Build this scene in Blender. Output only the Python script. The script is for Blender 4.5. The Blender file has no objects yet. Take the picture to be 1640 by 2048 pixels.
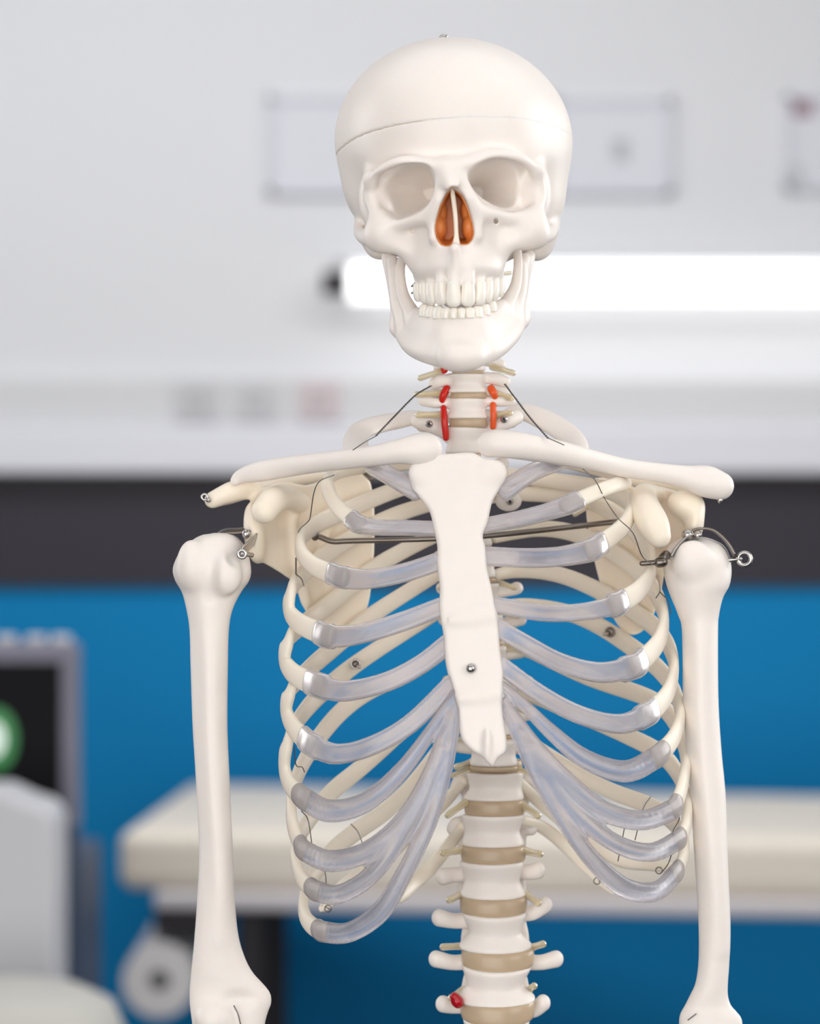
import bpy, math, random
import numpy as np
from mathutils import Vector

random.seed(7)
C = bpy.context.scene.collection
scene = bpy.context.scene

# ------------------------------------------------------------------ camera
CAM_Z = 1.40
DIST = 2.0                      # camera to the plane of the skeleton (m)
FPX = 6000.0                    # focal length in pixels of the 1640x2048 frame
cam_d = bpy.data.cameras.new('camera')
cam = bpy.data.objects.new('camera', cam_d)
C.objects.link(cam)
cam.location = (0, -DIST, CAM_Z)
cam.rotation_euler = (math.pi / 2, 0, 0)
cam_d.sensor_fit = 'VERTICAL'
cam_d.sensor_height = 36.0
cam_d.sensor_width = 36.0 * 1640 / 2048
cam_d.lens = FPX / 2048 * 36.0
cam_d.clip_start = 0.05
cam_d.clip_end = 60
cam_d.dof.use_dof = True
cam_d.dof.focus_distance = DIST - 0.03
cam_d.dof.aperture_fstop = cam_d.lens / 24.0     # aperture about 24 mm wide
scene.camera = cam

# ------------------------------------------------------------------ world, lights, exposure
world = bpy.data.worlds.new('world')
scene.world = world
world.use_nodes = True
wbg = world.node_tree.nodes['Background']
wbg.inputs[1].default_value = 1.0
wnt = world.node_tree
wtc = wnt.nodes.new('ShaderNodeTexCoord')
wsep = wnt.nodes.new('ShaderNodeSeparateXYZ')
wramp = wnt.nodes.new('ShaderNodeValToRGB')      # a room: bright ceiling, dimmer floor
wramp.color_ramp.elements[0].position = 0.0
wramp.color_ramp.elements[0].color = (0.08, 0.082, 0.09, 1)
wramp.color_ramp.elements[1].position = 0.6
wramp.color_ramp.elements[1].color = (0.50, 0.52, 0.55, 1)
wmap = wnt.nodes.new('ShaderNodeMapRange')
wmap.inputs['From Min'].default_value = -0.25
wmap.inputs['From Max'].default_value = 1.0
wnt.links.new(wtc.outputs['Generated'], wsep.inputs[0])
wnt.links.new(wsep.outputs['Z'], wmap.inputs['Value'])
wnt.links.new(wmap.outputs[0], wramp.inputs[0])
wnt.links.new(wramp.outputs[0], wbg.inputs[0])


def area_light(name, loc, target, size, size_y, power, color, spread=180):
    l = bpy.data.lights.new(name, 'AREA')
    l.shape = 'RECTANGLE'
    l.size = size
    l.size_y = size_y
    l.energy = power
    l.color = color
    l.spread = math.radians(spread)
    o = bpy.data.objects.new(name, l)
    C.objects.link(o)
    o.location = loc
    o.rotation_euler = (Vector(target) - Vector(loc)).to_track_quat('-Z', 'Y').to_euler()
    return o


area_light('window_light', (1.8, -1.7, 1.9), (0.0, 0.0, 1.3), 1.3, 1.7, 8, (1.0, 0.985, 0.965), 110)
area_light('front_fill_light', (-0.7, -2.9, 1.25), (0.0, 0.0, 1.25), 3.0, 2.4, 31, (1.0, 0.97, 0.945), 120)  # unseen fill behind the camera, added to lift the front of the bones
area_light('ceiling_light', (-0.2, 2.5, 2.8), (0.0, 3.8, 1.3), 3.6, 0.7, 41, (0.97, 0.98, 1.0))

area_light('overhead_fill_light', (0.1, -0.2, 2.85), (0.1, -0.2, 0.0), 2.6, 2.2, 14, (0.98, 0.98, 1.0))  # added overhead fill, out of view, softens shadows on the skeleton
area_light('side_fill_light', (-2.5, 1.2, 2.0), (0.0, 0.0, 1.35), 1.8, 1.6, 10, (1.0, 0.97, 0.95), 120)  # added soft fill, unseen, brightens the left flank
area_light('side_fill_light', (2.6, 1.2, 2.0), (0.0, 0.0, 1.35), 1.8, 1.6, 22, (1.0, 0.99, 0.98), 120)  # matching added fill on the right, also unseen

vs = scene.view_settings
scene.display_settings.display_device = 'sRGB'
vs.view_transform = 'Standard'
vs.look = 'None'
vs.exposure = 0.06
vs.gamma = 1.0
vs.use_curve_mapping = False
scene.cycles.use_denoising = True
scene.cycles.max_bounces = 12
scene.cycles.transmission_bounces = 12
scene.cycles.transparent_max_bounces = 16
scene.cycles.caustics_refractive = False
scene.cycles.caustics_reflective = False


# ------------------------------------------------------------------ materials
def lin(c):
    return tuple((x / 12.92 if x <= 0.04045 else ((x + 0.055) / 1.055) ** 2.4) for x in [v / 255 for v in c]) + (1,)


def mat(name, rgb, rough=0.5, metal=0.0, noise=0.0, nscale=40, bump=0.0, bscale=200, spec=0.5,
        trans=0.0, ior=1.45, sss=0.0, sss_r=(1, .6, .35), sss_scale=0.004, emit=None, estr=0.0, coat=0.0, alpha=1.0):
    m = bpy.data.materials.new(name)
    m.use_nodes = True
    nt = m.node_tree
    b = nt.nodes['Principled BSDF']
    b.inputs['Base Color'].default_value = lin(rgb)
    b.inputs['Roughness'].default_value = rough
    b.inputs['Metallic'].default_value = metal
    b.inputs['IOR'].default_value = ior
    b.inputs['Specular IOR Level'].default_value = spec
    b.inputs['Transmission Weight'].default_value = trans
    b.inputs['Coat Weight'].default_value = coat
    b.inputs['Alpha'].default_value = alpha
    if sss:
        b.inputs['Subsurface Weight'].default_value = sss
        b.inputs['Subsurface Radius'].default_value = sss_r
        b.inputs['Subsurface Scale'].default_value = sss_scale
    if emit:
        b.inputs['Emission Color'].default_value = lin(emit)
        b.inputs['Emission Strength'].default_value = estr
    tc = nt.nodes.new('ShaderNodeTexCoord')
    if noise:
        n = nt.nodes.new('ShaderNodeTexNoise')
        n.inputs['Scale'].default_value = nscale
        n.inputs['Detail'].default_value = 4
        nt.links.new(tc.outputs['Object'], n.inputs['Vector'])
        mx = nt.nodes.new('ShaderNodeMixRGB')
        c = lin(rgb)
        mx.inputs[1].default_value = tuple(v * (1 - noise) for v in c[:3]) + (1,)
        mx.inputs[2].default_value = tuple(min(1, v * (1 + noise * 0.6)) for v in c[:3]) + (1,)
        nt.links.new(n.outputs['Fac'], mx.inputs[0])
        nt.links.new(mx.outputs[0], b.inputs['Base Color'])
    if bump:
        n2 = nt.nodes.new('ShaderNodeTexNoise')
        n2.inputs['Scale'].default_value = bscale
        n2.inputs['Detail'].default_value = 3
        nt.links.new(tc.outputs['Object'], n2.inputs['Vector'])
        bp = nt.nodes.new('ShaderNodeBump')
        bp.inputs['Strength'].default_value = bump
        bp.inputs['Distance'].default_value = 0.001
        nt.links.new(n2.outputs['Fac'], bp.inputs['Height'])
        nt.links.new(bp.outputs[0], b.inputs['Normal'])
    return m


M_BONE = mat('bone_plastic', (244, 236, 229), 0.42, noise=0.03, nscale=60, bump=0.28, bscale=70, sss=0.3, sss_r=(1, .6, .35), sss_scale=0.003)
M_RIB = mat('rib_plastic', (247, 237, 221), 0.40, noise=0.03, nscale=60, bump=0.06, bscale=120, sss=0.35)
M_SCAP = mat('scapula_plastic', (248, 236, 218), 0.42, noise=0.04, nscale=50, bump=0.25, bscale=70, sss=0.35)
M_TOOTH = mat('tooth_enamel', (250, 243, 232), 0.22, sss=0.2)
M_NASAL_GLOW = mat('nasal_glow_amber', (232, 142, 74), 0.35, noise=0.3, nscale=90, sss=0.2)  # amber stands for warm light bouncing inside the nose
M_ORBIT = M_BONE
M_DISC = mat('disc_rubber', (196, 174, 146), 0.28, noise=0.06, nscale=80, sss=0.3)
M_NERVE = mat('nerve_clear_yellow', (250, 232, 184), 0.12, trans=0.5, ior=1.4, alpha=0.7)
M_ART = mat('artery_red', (205, 30, 18), 0.25, sss=0.2)
M_ARTO = mat('artery_orange', (232, 92, 40), 0.25, sss=0.2)
M_STEEL = mat('steel', (190, 186, 182), 0.25, 1.0)
M_ROD = mat('dull_steel_rod', (128, 120, 112), 0.32, 1.0)
M_WIRE = mat('wire_steel', (120, 116, 112), 0.35, 1.0)
M_DARK = mat('pit_shadow_plug', (120, 84, 60), 0.7)


def cart_mat():
    m = bpy.data.materials.new('clear_cartilage')
    m.use_nodes = True
    nt = m.node_tree
    b = nt.nodes['Principled BSDF']
    b.inputs['Base Color'].default_value = lin((240, 235, 243))
    b.inputs['Roughness'].default_value = 0.25
    b.inputs['Transmission Weight'].default_value = 0.72
    b.inputs['IOR'].default_value = 1.34
    b.inputs['Alpha'].default_value = 0.72
    b.inputs['Coat Weight'].default_value = 0.25
    b.inputs['Coat Roughness'].default_value = 0.12
    tc = nt.nodes.new('ShaderNodeTexCoord')
    n2 = nt.nodes.new('ShaderNodeTexNoise')
    n2.inputs['Scale'].default_value = 55
    n2.inputs['Detail'].default_value = 2
    nt.links.new(tc.outputs['Object'], n2.inputs['Vector'])
    bp = nt.nodes.new('ShaderNodeBump')
    bp.inputs['Strength'].default_value = 0.3
    bp.inputs['Distance'].default_value = 0.002
    nt.links.new(n2.outputs['Fac'], bp.inputs['Height'])
    nt.links.new(bp.outputs[0], b.inputs['Normal'])
    return m


M_CART = cart_mat()


# ------------------------------------------------------------------ geometry helpers (millimetres, camera height = 0)
def W(px, py, d):
    """point that the photograph shows at (px,py) and that lies d mm behind the skeleton's plane"""
    s = (DIST * 1000 + d) / FPX
    return np.array([(px - 820) * s, d, (1024 - py) * s], dtype=np.float64)


def L(n_px, d=0):
    return n_px * (DIST * 1000 + d) / FPX


def tag(o, label=None, cat=None, group=None, kind=None):
    if label: o['label'] = label
    if cat: o['category'] = cat
    if group: o['group'] = group
    if kind: o['kind'] = kind
    return o


def make_obj(name, V, F, m, parent=None, smooth=True):
    """V in mm relative to camera height"""
    V = np.asarray(V, dtype=np.float64) * 0.001
    V[:, 2] += CAM_Z
    if parent is not None:
        V = V - np.array(parent.matrix_world.translation if parent.parent is None else parent['_org'])
    me = bpy.data.meshes.new(name)
    if isinstance(F, np.ndarray):
        n = len(F)
        k = F.shape[1]
        me.vertices.add(len(V))
        me.vertices.foreach_set('co', V.ravel())
        me.loops.add(n * k)
        me.loops.foreach_set('vertex_index', F.ravel().astype(np.int32))
        me.polygons.add(n)
        me.polygons.foreach_set('loop_start', np.arange(0, n * k, k, dtype=np.int32))
        me.update(calc_edges=True)
    else:
        me.from_pydata([tuple(v) for v in V], [], F)
        me.update()
    me.validate()
    if smooth:
        me.polygons.foreach_set('use_smooth', [True] * len(me.polygons))
    me.materials.append(m)
    o = bpy.data.objects.new(name, me)
    C.objects.link(o)
    if parent is not None:
        o.parent = parent
    return o


def catmull(P, n=8, closed=False):
    P = [np.asarray(p, dtype=float) for p in P]
    out = []
    N = len(P)
    rng = range(N) if closed else range(N - 1)
    for i in rng:
        if closed:
            p0, p1, p2, p3 = P[i - 1], P[i], P[(i + 1) % N], P[(i + 2) % N]
        else:
            p1, p2 = P[i], P[i + 1]
            p0 = P[i - 1] if i > 0 else 2 * p1 - p2
            p3 = P[i + 2] if i + 2 < N else 2 * p2 - p1
        for k in range(n):
            t = k / n
            out.append(0.5 * ((2 * p1) + (-p0 + p2) * t + (2 * p0 - 5 * p1 + 4 * p2 - p3) * t * t
                              + (-p0 + 3 * p1 - 3 * p2 + p3) * t ** 3))
    if not closed:
        out.append(P[-1])
    return np.array(out)


# ---- implicit surfaces -> mesh (surface nets)
def smin(a, b, k):
    if k <= 0: return np.minimum(a, b)
    h = np.maximum(k - np.abs(a - b), 0) / k
    return np.minimum(a, b) - h * h * k * 0.25


class Field:
    def __init__(s, lo, hi, h):
        s.lo = np.array(lo, float); s.h = h
        n = np.ceil((np.array(hi) - s.lo) / h).astype(int) + 1
        s.n = n
        s.F = np.full(tuple(n), 30.0, dtype=np.float32)
        s.ax = [(s.lo[i] + h * np.arange(n[i])).astype(np.float32) for i in range(3)]

    def _sl(s, lo, hi, m):
        a = np.clip(np.floor((np.array(lo) - m - s.lo) / s.h).astype(int), 0, s.n)
        b = np.clip(np.ceil((np.array(hi) + m - s.lo) / s.h).astype(int) + 1, 0, s.n)
        return a, b

    def op(s, prim, k=0.0, mode='add', m=None):
        f, lo, hi = prim
        a, b = s._sl(lo, hi, (8 + k) if m is None else m)
        if np.any(b - a < 1): return s
        X = s.ax[0][a[0]:b[0], None, None]
        Y = s.ax[1][None, a[1]:b[1], None]
        Z = s.ax[2][None, None, a[2]:b[2]]
        d = f(X, Y, Z)
        sl = (slice(a[0], b[0]), slice(a[1], b[1]), slice(a[2], b[2]))
        if mode == 'add':
            s.F[sl] = smin(s.F[sl], d, k)
        elif mode == 'sub':
            s.F[sl] = -smin(-s.F[sl], d, k)
        return s

    def mesh(s, F=None, relax=1):
        F = s.F if F is None else F
        ins = F < 0
        n = np.array(F.shape)
        cnt = np.zeros(tuple(n - 1), np.int8)
        cs = [(i, j, k) for i in (0, 1) for j in (0, 1) for k in (0, 1)]
        def corner(A, c):
            return A[c[0]:n[0] - 1 + c[0], c[1]:n[1] - 1 + c[1], c[2]:n[2] - 1 + c[2]]
        for c in cs: cnt += corner(ins, c)
        act = (cnt > 0) & (cnt < 8)
        I = np.argwhere(act)
        idx = np.full(act.shape, -1, np.int32)
        idx[act] = np.arange(len(I))
        vals = {c: F[I[:, 0] + c[0], I[:, 1] + c[1], I[:, 2] + c[2]].astype(np.float64) for c in cs}
        acc = np.zeros((len(I), 3)); w = np.zeros(len(I))
        for c in cs:
            for ax in range(3):
                if c[ax] == 0:
                    c2 = list(c); c2[ax] = 1; c2 = tuple(c2)
                    va, vb = vals[c], vals[c2]
                    x = (va < 0) != (vb < 0)
                    t = np.where(x, va / np.where(x, va - vb, 1), 0)
                    p = np.tile(np.array(c, float), (len(I), 1))
                    p[:, ax] += t
                    acc[x] += p[x]; w[x] += 1
        V = I + acc / w[:, None]
        quads = []
        for ax in range(3):
            o1, o2 = [(1, 2), (2, 0), (0, 1)][ax]
            sh = [slice(1, -1)] * 3
            s0 = list(sh); s1 = list(sh)
            s0[ax] = slice(0, -1); s1[ax] = slice(1, None)
            A = ins[tuple(s0)]; B = ins[tuple(s1)]
            E = np.argwhere(A != B)
            if len(E) == 0: continue
            sign = A[E[:, 0], E[:, 1], E[:, 2]]
            off = np.array([1, 1, 1]); off[ax] = 0
            G = E + off
            def cell(d1, d2):
                g = G.copy(); g[:, o1] += d1; g[:, o2] += d2
                return idx[g[:, 0], g[:, 1], g[:, 2]]
            q = np.stack([cell(-1, -1), cell(0, -1), cell(0, 0), cell(-1, 0)], 1)
            q[~sign] = q[~sign][:, ::-1]
            quads.append(q)
        Q = np.concatenate(quads)
        Q = Q[(Q >= 0).all(1)]
        for _ in range(relax):
            acc = np.zeros_like(V); c = np.zeros(len(V))
            for a in range(4):
                b = (a + 1) % 4
                np.add.at(acc, Q[:, a], V[Q[:, b]]); np.add.at(c, Q[:, a], 1)
                np.add.at(acc, Q[:, b], V[Q[:, a]]); np.add.at(c, Q[:, b], 1)
            V = 0.5 * V + 0.5 * acc / np.maximum(c, 1)[:, None]
        return V * s.h + s.lo, Q


def ell(c, r, rot=None):
    c = np.array(c, np.float32); r = np.array(r, np.float32)
    def f(X, Y, Z):
        x, y, z = X - c[0], Y - c[1], Z - c[2]
        if rot is not None:
            a = math.radians(rot); ca, sa = math.cos(a), math.sin(a)
            x, z = ca * x + sa * z, -sa * x + ca * z
        k0 = np.sqrt((x / r[0]) ** 2 + (y / r[1]) ** 2 + (z / r[2]) ** 2)
        k1 = np.sqrt((x / r[0] ** 2) ** 2 + (y / r[1] ** 2) ** 2 + (z / r[2] ** 2) ** 2)
        return k0 * (k0 - 1) / np.maximum(k1, 1e-6)
    R = r.max() if rot is not None else r
    return f, c - R, c + R


def chain(P, R, n=5, scale=(1, 1, 1)):
    """tapered tube along points"""
    P = np.asarray(P, float)
    R = np.full(len(P), R, float) if np.isscalar(R) else np.asarray(R, float)
    if len(P) > 2 and n > 1:
        Q = catmull([np.append(p, r) for p, r in zip(P, R)], n)
        P, R = Q[:, :3], Q[:, 3]
    sc = np.array(scale, np.float32)
    def f(X, Y, Z):
        d = None
        for i in range(len(P) - 1):
            a = P[i].astype(np.float32); ab = ((P[i + 1] - P[i])).astype(np.float32)
            l2 = float((ab ** 2).sum()) + 1e-9
            x, y, z = X - a[0], Y - a[1], Z - a[2]
            h = np.clip((x * ab[0] + y * ab[1] + z * ab[2]) / l2, 0, 1)
            q = np.sqrt(((x - h * ab[0]) / sc[0]) ** 2 + ((y - h * ab[1]) / sc[1]) ** 2 + ((z - h * ab[2]) / sc[2]) ** 2) \
                - (np.float32(R[i]) + h * np.float32(R[i + 1] - R[i]))
            d = q if d is None else np.minimum(d, q)
        return d
    rm = R.max() * sc.max()
    return f, P.min(0) - rm, P.max(0) + rm


def poly2d(poly):
    P = np.asarray(poly, np.float32)
    def f(X, Z):
        d = None; s = None
        N = len(P)
        for i in range(N):
            a, b = P[i], P[(i + 1) % N]
            e = b - a
            wx, wz = X - a[0], Z - a[1]
            t = np.clip((wx * e[0] + wz * e[1]) / (e @ e + 1e-9), 0, 1)
            q = (wx - e[0] * t) ** 2 + (wz - e[1] * t) ** 2
            d = q if d is None else np.minimum(d, q)
            c1 = (a[1] > Z) != (b[1] > Z)
            den = (b[1] - a[1]) if abs(b[1] - a[1]) > 1e-9 else 1e-9
            cc = c1 & (X < (b[0] - a[0]) * (Z - a[1]) / den + a[0])
            s = cc if s is None else s ^ cc
        d = np.sqrt(d)
        return np.where(s, -d, d)
    return f, P.min(0), P.max(0)


def sheet(poly_px, dref, yc, th, n=5, rnd=1.0, closed_smooth=True):
    """solid with a photographed outline (px), centre depth yc(x,z) and half thickness th"""
    pts = [W(p[0], p[1], p[2] if len(p) > 2 else dref)[[0, 2]] for p in poly_px]
    pts = catmull(pts, n, closed=True) if closed_smooth else np.array(pts)
    pf, lo, hi = poly2d(pts)
    ycf = yc if callable(yc) else (lambda X, Z: yc)
    thf = th if callable(th) else (lambda X, Z: th)
    def f(X, Y, Z):
        d2 = pf(X, Z)
        d1 = np.abs(Y - ycf(X, Z)) - thf(X, Z)
        a = d2 + rnd; b = d1 + rnd
        return np.minimum(np.maximum(a, b), 0) + np.sqrt(np.maximum(a, 0) ** 2 + np.maximum(b, 0) ** 2) - rnd
    return f, np.array([lo[0], -140, lo[1]]), np.array([hi[0], 140, hi[1]])


def cone_cut(poly_px, d0, scale_end, cpx, d1, d_front=-130):
    """cavity: outline at depth d0 narrowing to scale_end about the point cpx at depth d1"""
    pts = catmull([W(p[0], p[1], d0)[[0, 2]] for p in poly_px], 4, closed=True)
    c0 = pts.mean(0)
    c1 = W(cpx[0], cpx[1], d1)[[0, 2]]
    pf, lo, hi = poly2d(pts)
    def f(X, Y, Z):
        t = np.clip((Y - d0) / (d1 - d0), 0, 1).astype(np.float32)
        te = t * t * 0.2 + t * 0.8
        s = 1 + (scale_end - 1) * te
        cx = c0[0] + (c1[0] - c0[0]) * te; cz = c0[1] + (c1[1] - c0[1]) * te
        x = (X - cx) / s + c0[0]; z = (Z - cz) / s + c0[1]
        d2 = pf(x, z) * s
        return np.maximum(d2, Y - d1)
    l = np.array([min(lo[0], c1[0]), d_front, min(lo[1], c1[1])]); h = np.array([max(hi[0], c1[0]), d1, max(hi[1], c1[1])])
    return f, l, h


def stack(rows, tilt=0.0):
    """rows: (py, left px, right px, centre depth, half depth) -> solid of stacked ellipses"""
    rows = sorted(rows, key=lambda r: -r[0])
    z = []; cx = []; ax = []; cy = []; ay = []
    for py, l, r, d, b in rows:
        a = W(l, py, d); c = W(r, py, d)
        z.append(a[2]); cx.append((a[0] + c[0]) / 2); ax.append((c[0] - a[0]) / 2); cy.append(d); ay.append(b)
    z = np.array(z)
    T = catmull(np.stack([z, cx, ax, cy, ay], 1), 6)
    zz = np.maximum.accumulate(T[:, 0])
    def f(X, Y, Z):
        yc = float(cy[0])
        i = Z - tilt * (Y - yc)
        x0 = np.interp(i, zz, T[:, 1]).astype(np.float32); a = np.interp(i, zz, T[:, 2]).astype(np.float32)
        y0 = np.interp(i, zz, T[:, 3]).astype(np.float32); b = np.interp(i, zz, T[:, 4]).astype(np.float32)
        k = np.sqrt(((X - x0) / a) ** 2 + ((Y - y0) / b) ** 2)
        d = (k - 1) * np.minimum(a, b)
        return np.maximum(d, np.maximum(zz[0] - i, i - zz[-1]))
    lo = np.array([(T[:, 1] - T[:, 2]).min(), (T[:, 3] - T[:, 4]).min(), zz[0] - 20 * tilt])
    hi = np.array([(T[:, 1] + T[:, 2]).max(), (T[:, 3] + T[:, 4]).max(), zz[-1] + 20 * tilt])
    return f, lo, hi


def field_for(prims, h, pad=4):
    lo = np.min([p[1] for p in prims], 0) - pad; hi = np.max([p[2] for p in prims], 0) + pad
    return Field(lo, hi, h)


# ---- swept tubes
def sweep(P, wid, thk, nrm=None, seg=14, sq=2.0, cap=True, groove=0.0):
    """P (N,3); wid, thk full sizes (N,); nrm outward normals (N,3): thk along nrm, wid across"""
    P = np.asarray(P, float); N = len(P)
    wid = np.full(N, wid, float) if np.isscalar(wid) else np.asarray(wid, float)
    thk = np.full(N, thk, float) if np.isscalar(thk) else np.asarray(thk, float)
    T = np.gradient(P, axis=0); T /= np.linalg.norm(T, axis=1)[:, None] + 1e-9
    if nrm is None:
        n = np.cross(T[0], [0.3, 0.9, 0.2]); n /= np.linalg.norm(n)
        nr = []
        for i in range(N):
            n = n - T[i] * (n @ T[i]); n /= np.linalg.norm(n); nr.append(n)
        nrm = np.array(nr)
    else:
        nrm = nrm - T * (nrm * T).sum(1)[:, None]
        nrm /= np.linalg.norm(nrm, axis=1)[:, None] + 1e-9
    B = np.cross(T, nrm)
    V = []; F = []
    if cap:   # rounded ends
        ks = [0.35, 0.75, 0.94]
        e0 = [(P[0] - T[0] * min(wid[0], thk[0]) / 2 * math.sqrt(1 - k * k), k, 0) for k in ks]
        e1 = [(P[-1] + T[-1] * min(wid[-1], thk[-1]) / 2 * math.sqrt(1 - k * k), k, N - 1) for k in ks[::-1]]
    else:
        e0, e1 = [], []
    rings = e0 + [(P[i], 1.0, i) for i in range(N)] + e1
    ang = np.linspace(0, 2 * math.pi, seg, endpoint=False)
    ca, sa = np.cos(ang), np.sin(ang)
    ca = np.sign(ca) * np.abs(ca) ** (2 / sq); sa = np.sign(sa) * np.abs(sa) ** (2 / sq)
    gr = np.full(N, groove, float) if np.isscalar(groove) else groove
    for p, k, i in rings:
        sg = sa * (1 - gr[i] + 1.6 * gr[i] * ca ** 2)
        V.append(p + k * (ca[:, None] * B[i] * wid[i] / 2 + sg[:, None] * nrm[i] * thk[i] / 2))
    V = np.concatenate(V); R = len(rings)
    F = []
    for r in range(R - 1):
        for j in range(seg):
            j2 = (j + 1) % seg
            F.append((r * seg + j, r * seg + j2, (r + 1) * seg + j2, (r + 1) * seg + j))
    F.append(tuple(range(seg))[::-1]); F.append(tuple((R - 1) * seg + j for j in range(seg)))
    return V, F


def tube(name, pts, r, m, parent, n=6, seg=10):
    P = catmull(pts, n) if len(pts) > 2 else np.array(pts, float)
    if np.isscalar(r): rr = r
    else: rr = np.interp(np.linspace(0, 1, len(P)), np.linspace(0, 1, len(r)), r)
    V, F = sweep(P, np.asarray(rr) * 2, np.asarray(rr) * 2, seg=seg)
    return make_obj(name, V, F, m, parent)


def join_meshes(lst):
    V = []; F = []; o = 0
    for v, f in lst:
        V.append(np.asarray(v)); F += [tuple(int(i) + o for i in q) for q in f]; o += len(v)
    return np.concatenate(V), F


# ------------------------------------------------------------------ THE ROOM
def box_vf(x0, x1, y0, y1, z0, z1):
    """metres, world"""
    V = [(x, y, z) for x in (x0, x1) for y in (y0, y1) for z in (z0, z1)]
    F = [(0, 1, 3, 2), (4, 6, 7, 5), (0, 4, 5, 1), (2, 3, 7, 6), (0, 2, 6, 4), (1, 5, 7, 3)]
    return V, F


def world_obj(name, V, F, m, parent=None, bevel=0, smooth=False, seg=3):
    me = bpy.data.meshes.new(name)
    org = Vector(parent.location) if parent is not None else Vector((0, 0, 0))
    if parent is not None and parent.parent is not None:
        org = org + Vector(parent.parent.location)
    me.from_pydata([tuple(Vector(v) - org) for v in V], [], F)
    me.update()
    me.materials.append(m)
    if smooth:
        me.polygons.foreach_set('use_smooth', [True] * len(me.polygons))
    o = bpy.data.objects.new(name, me)
    C.objects.link(o)
    if parent is not None: o.parent = parent
    if bevel:
        b = o.modifiers.new('bevel', 'BEVEL'); b.width = bevel; b.segments = seg
    return o


def empty(name, loc, label, cat, group=None):
    o = bpy.data.objects.new(name, None)
    C.objects.link(o)
    o.location = loc
    o.empty_display_size = 0.05
    tag(o, label, cat, group)
    return o


def BG(px, py, dist):
    s = dist / FPX
    return (px - 820) * s, dist - DIST, CAM_Z + (1024 - py) * s


M_WALL = mat('wall_white_paint', (222, 222, 224), 0.8, noise=0.01, nscale=3)
M_BLUE = mat('wall_blue_paint', (8, 134, 194), 0.7, spec=0.25, noise=0.03, nscale=3)
M_BAND = mat('charcoal_panel', (46, 42, 52), 0.5, noise=0.05, nscale=4)
M_FLOOR = mat('grey_vinyl_floor', (62, 66, 72), 0.5, noise=0.1, nscale=10)
M_RAIL = mat('white_rail', (226, 226, 232), 0.5)
M_CREAM = mat('cream_vinyl', (248, 238, 222), 0.5, noise=0.02, nscale=20)
M_FRAME = mat('white_frame_metal', (226, 221, 223), 0.45)
M_BLACK = mat('black_plastic', (48, 44, 50), 0.5)
M_SCREEN = mat('black_screen', (14, 13, 18), 0.6, spec=0.2)
M_GREYP = mat('grey_plastic', (132, 131, 146), 0.5)
M_WHITEP = mat('white_plastic', (214, 214, 218), 0.5)
M_SLATE = mat('slate_blue_plastic', (70, 84, 108), 0.5)
M_PAPER = mat('paper_roll_white', (244, 240, 238), 0.8)

WD = 6.0
yw = WD - DIST
zb_top = BG(0, 948, WD)[2]; zb_bot = BG(0, 1172, WD)[2]
# back wall: blue below the charcoal band, white above
V, F = box_vf(-3.4, 3.4, yw, yw + 0.15, zb_bot, 2.9)
wall = world_obj('wall_back', V, F, M_WALL); tag(wall, kind='structure')
V, F = box_vf(-3.4, 3.4, yw - 0.004, yw + 0.15, 0.0, zb_bot)
w2 = world_obj('wall_back_lower', V, F, M_BLUE); tag(w2, kind='structure')
V, F = box_vf(-3.4, 3.4, yw - 0.02, yw, zb_bot, zb_top)
t1 = world_obj('trim_1', V, F, M_BAND); tag(t1, kind='structure')
V, F = box_vf(-3.4, 3.4, -4.0, yw + 0.15, -0.1, 0.0)
fl = world_obj('floor', V, F, M_FLOOR); tag(fl, kind='structure')
for nm, q in (('ceiling', (-3.4, 3.4, -4.0, yw + 0.15, 2.9, 3.0)), ('wall_left', (-3.5, -3.4, -4.0, yw + 0.15, 0.0, 2.9)), ('wall_right', (3.4, 3.5, -4.0, yw + 0.15, 0.0, 2.9))):
    V, F = box_vf(*q)
    tag(world_obj(nm, V, F, M_WALL), kind='structure')
V, F = box_vf(-3.4, 3.4, yw - 0.014, yw, 0.0, 0.09)
bb = world_obj('baseboard_back', V, F, M_BAND); tag(bb, kind='structure')

# service rail above the charcoal band
V, F = box_vf(-3.4, 3.4, yw - 0.09, yw, zb_top, BG(0, 852, WD)[2])
rail = world_obj('service_rail', V, F, M_RAIL, bevel=0.008)
tag(rail, 'long pale horizontal service rail on the wall above the charcoal band', 'wall rail')

V, F = box_vf(-3.4, 3.4, yw - 0.055, yw, BG(0, 852, WD)[2], BG(0, 760, WD)[2])
tp = world_obj('socket_trunking', V, F, mat('trunking_grey', (212, 212, 213), 0.6), bevel=0.006)
tag(tp, 'pale grey horizontal socket trunking directly above the white rail', 'trunking')

# sockets on the trunking
for k, (sx, col, lb) in enumerate(((398, (200, 200, 202), 'grey square wall socket furthest left on the pale trunking'),
                                   (515, (203, 203, 205), 'grey square wall socket between the other two on the trunking'),
                                   (640, (208, 196, 198), 'pinkish square wall socket nearest the skeleton neck'))):
    x, y, z = BG(sx, 802, WD)
    s = empty('wall_socket', (x, yw - 0.055, z), lb, 'socket', 'wall sockets on the trunking')
    V, F = box_vf(x - 0.043, x + 0.043, yw - 0.065, yw - 0.055, z - 0.04, z + 0.04)
    world_obj('face_plate', V, F, mat('socket_plate_%d' % k, col, 0.5), s, bevel=0.004)
    V, F = box_vf(x - 0.022, x + 0.022, yw - 0.069, yw - 0.065, z - 0.022, z + 0.022)
    world_obj('outlet', V, F, mat('socket_insert_%d' % k, tuple(int(c * 0.93) for c in col), 0.5), s, bevel=0.003)

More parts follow.
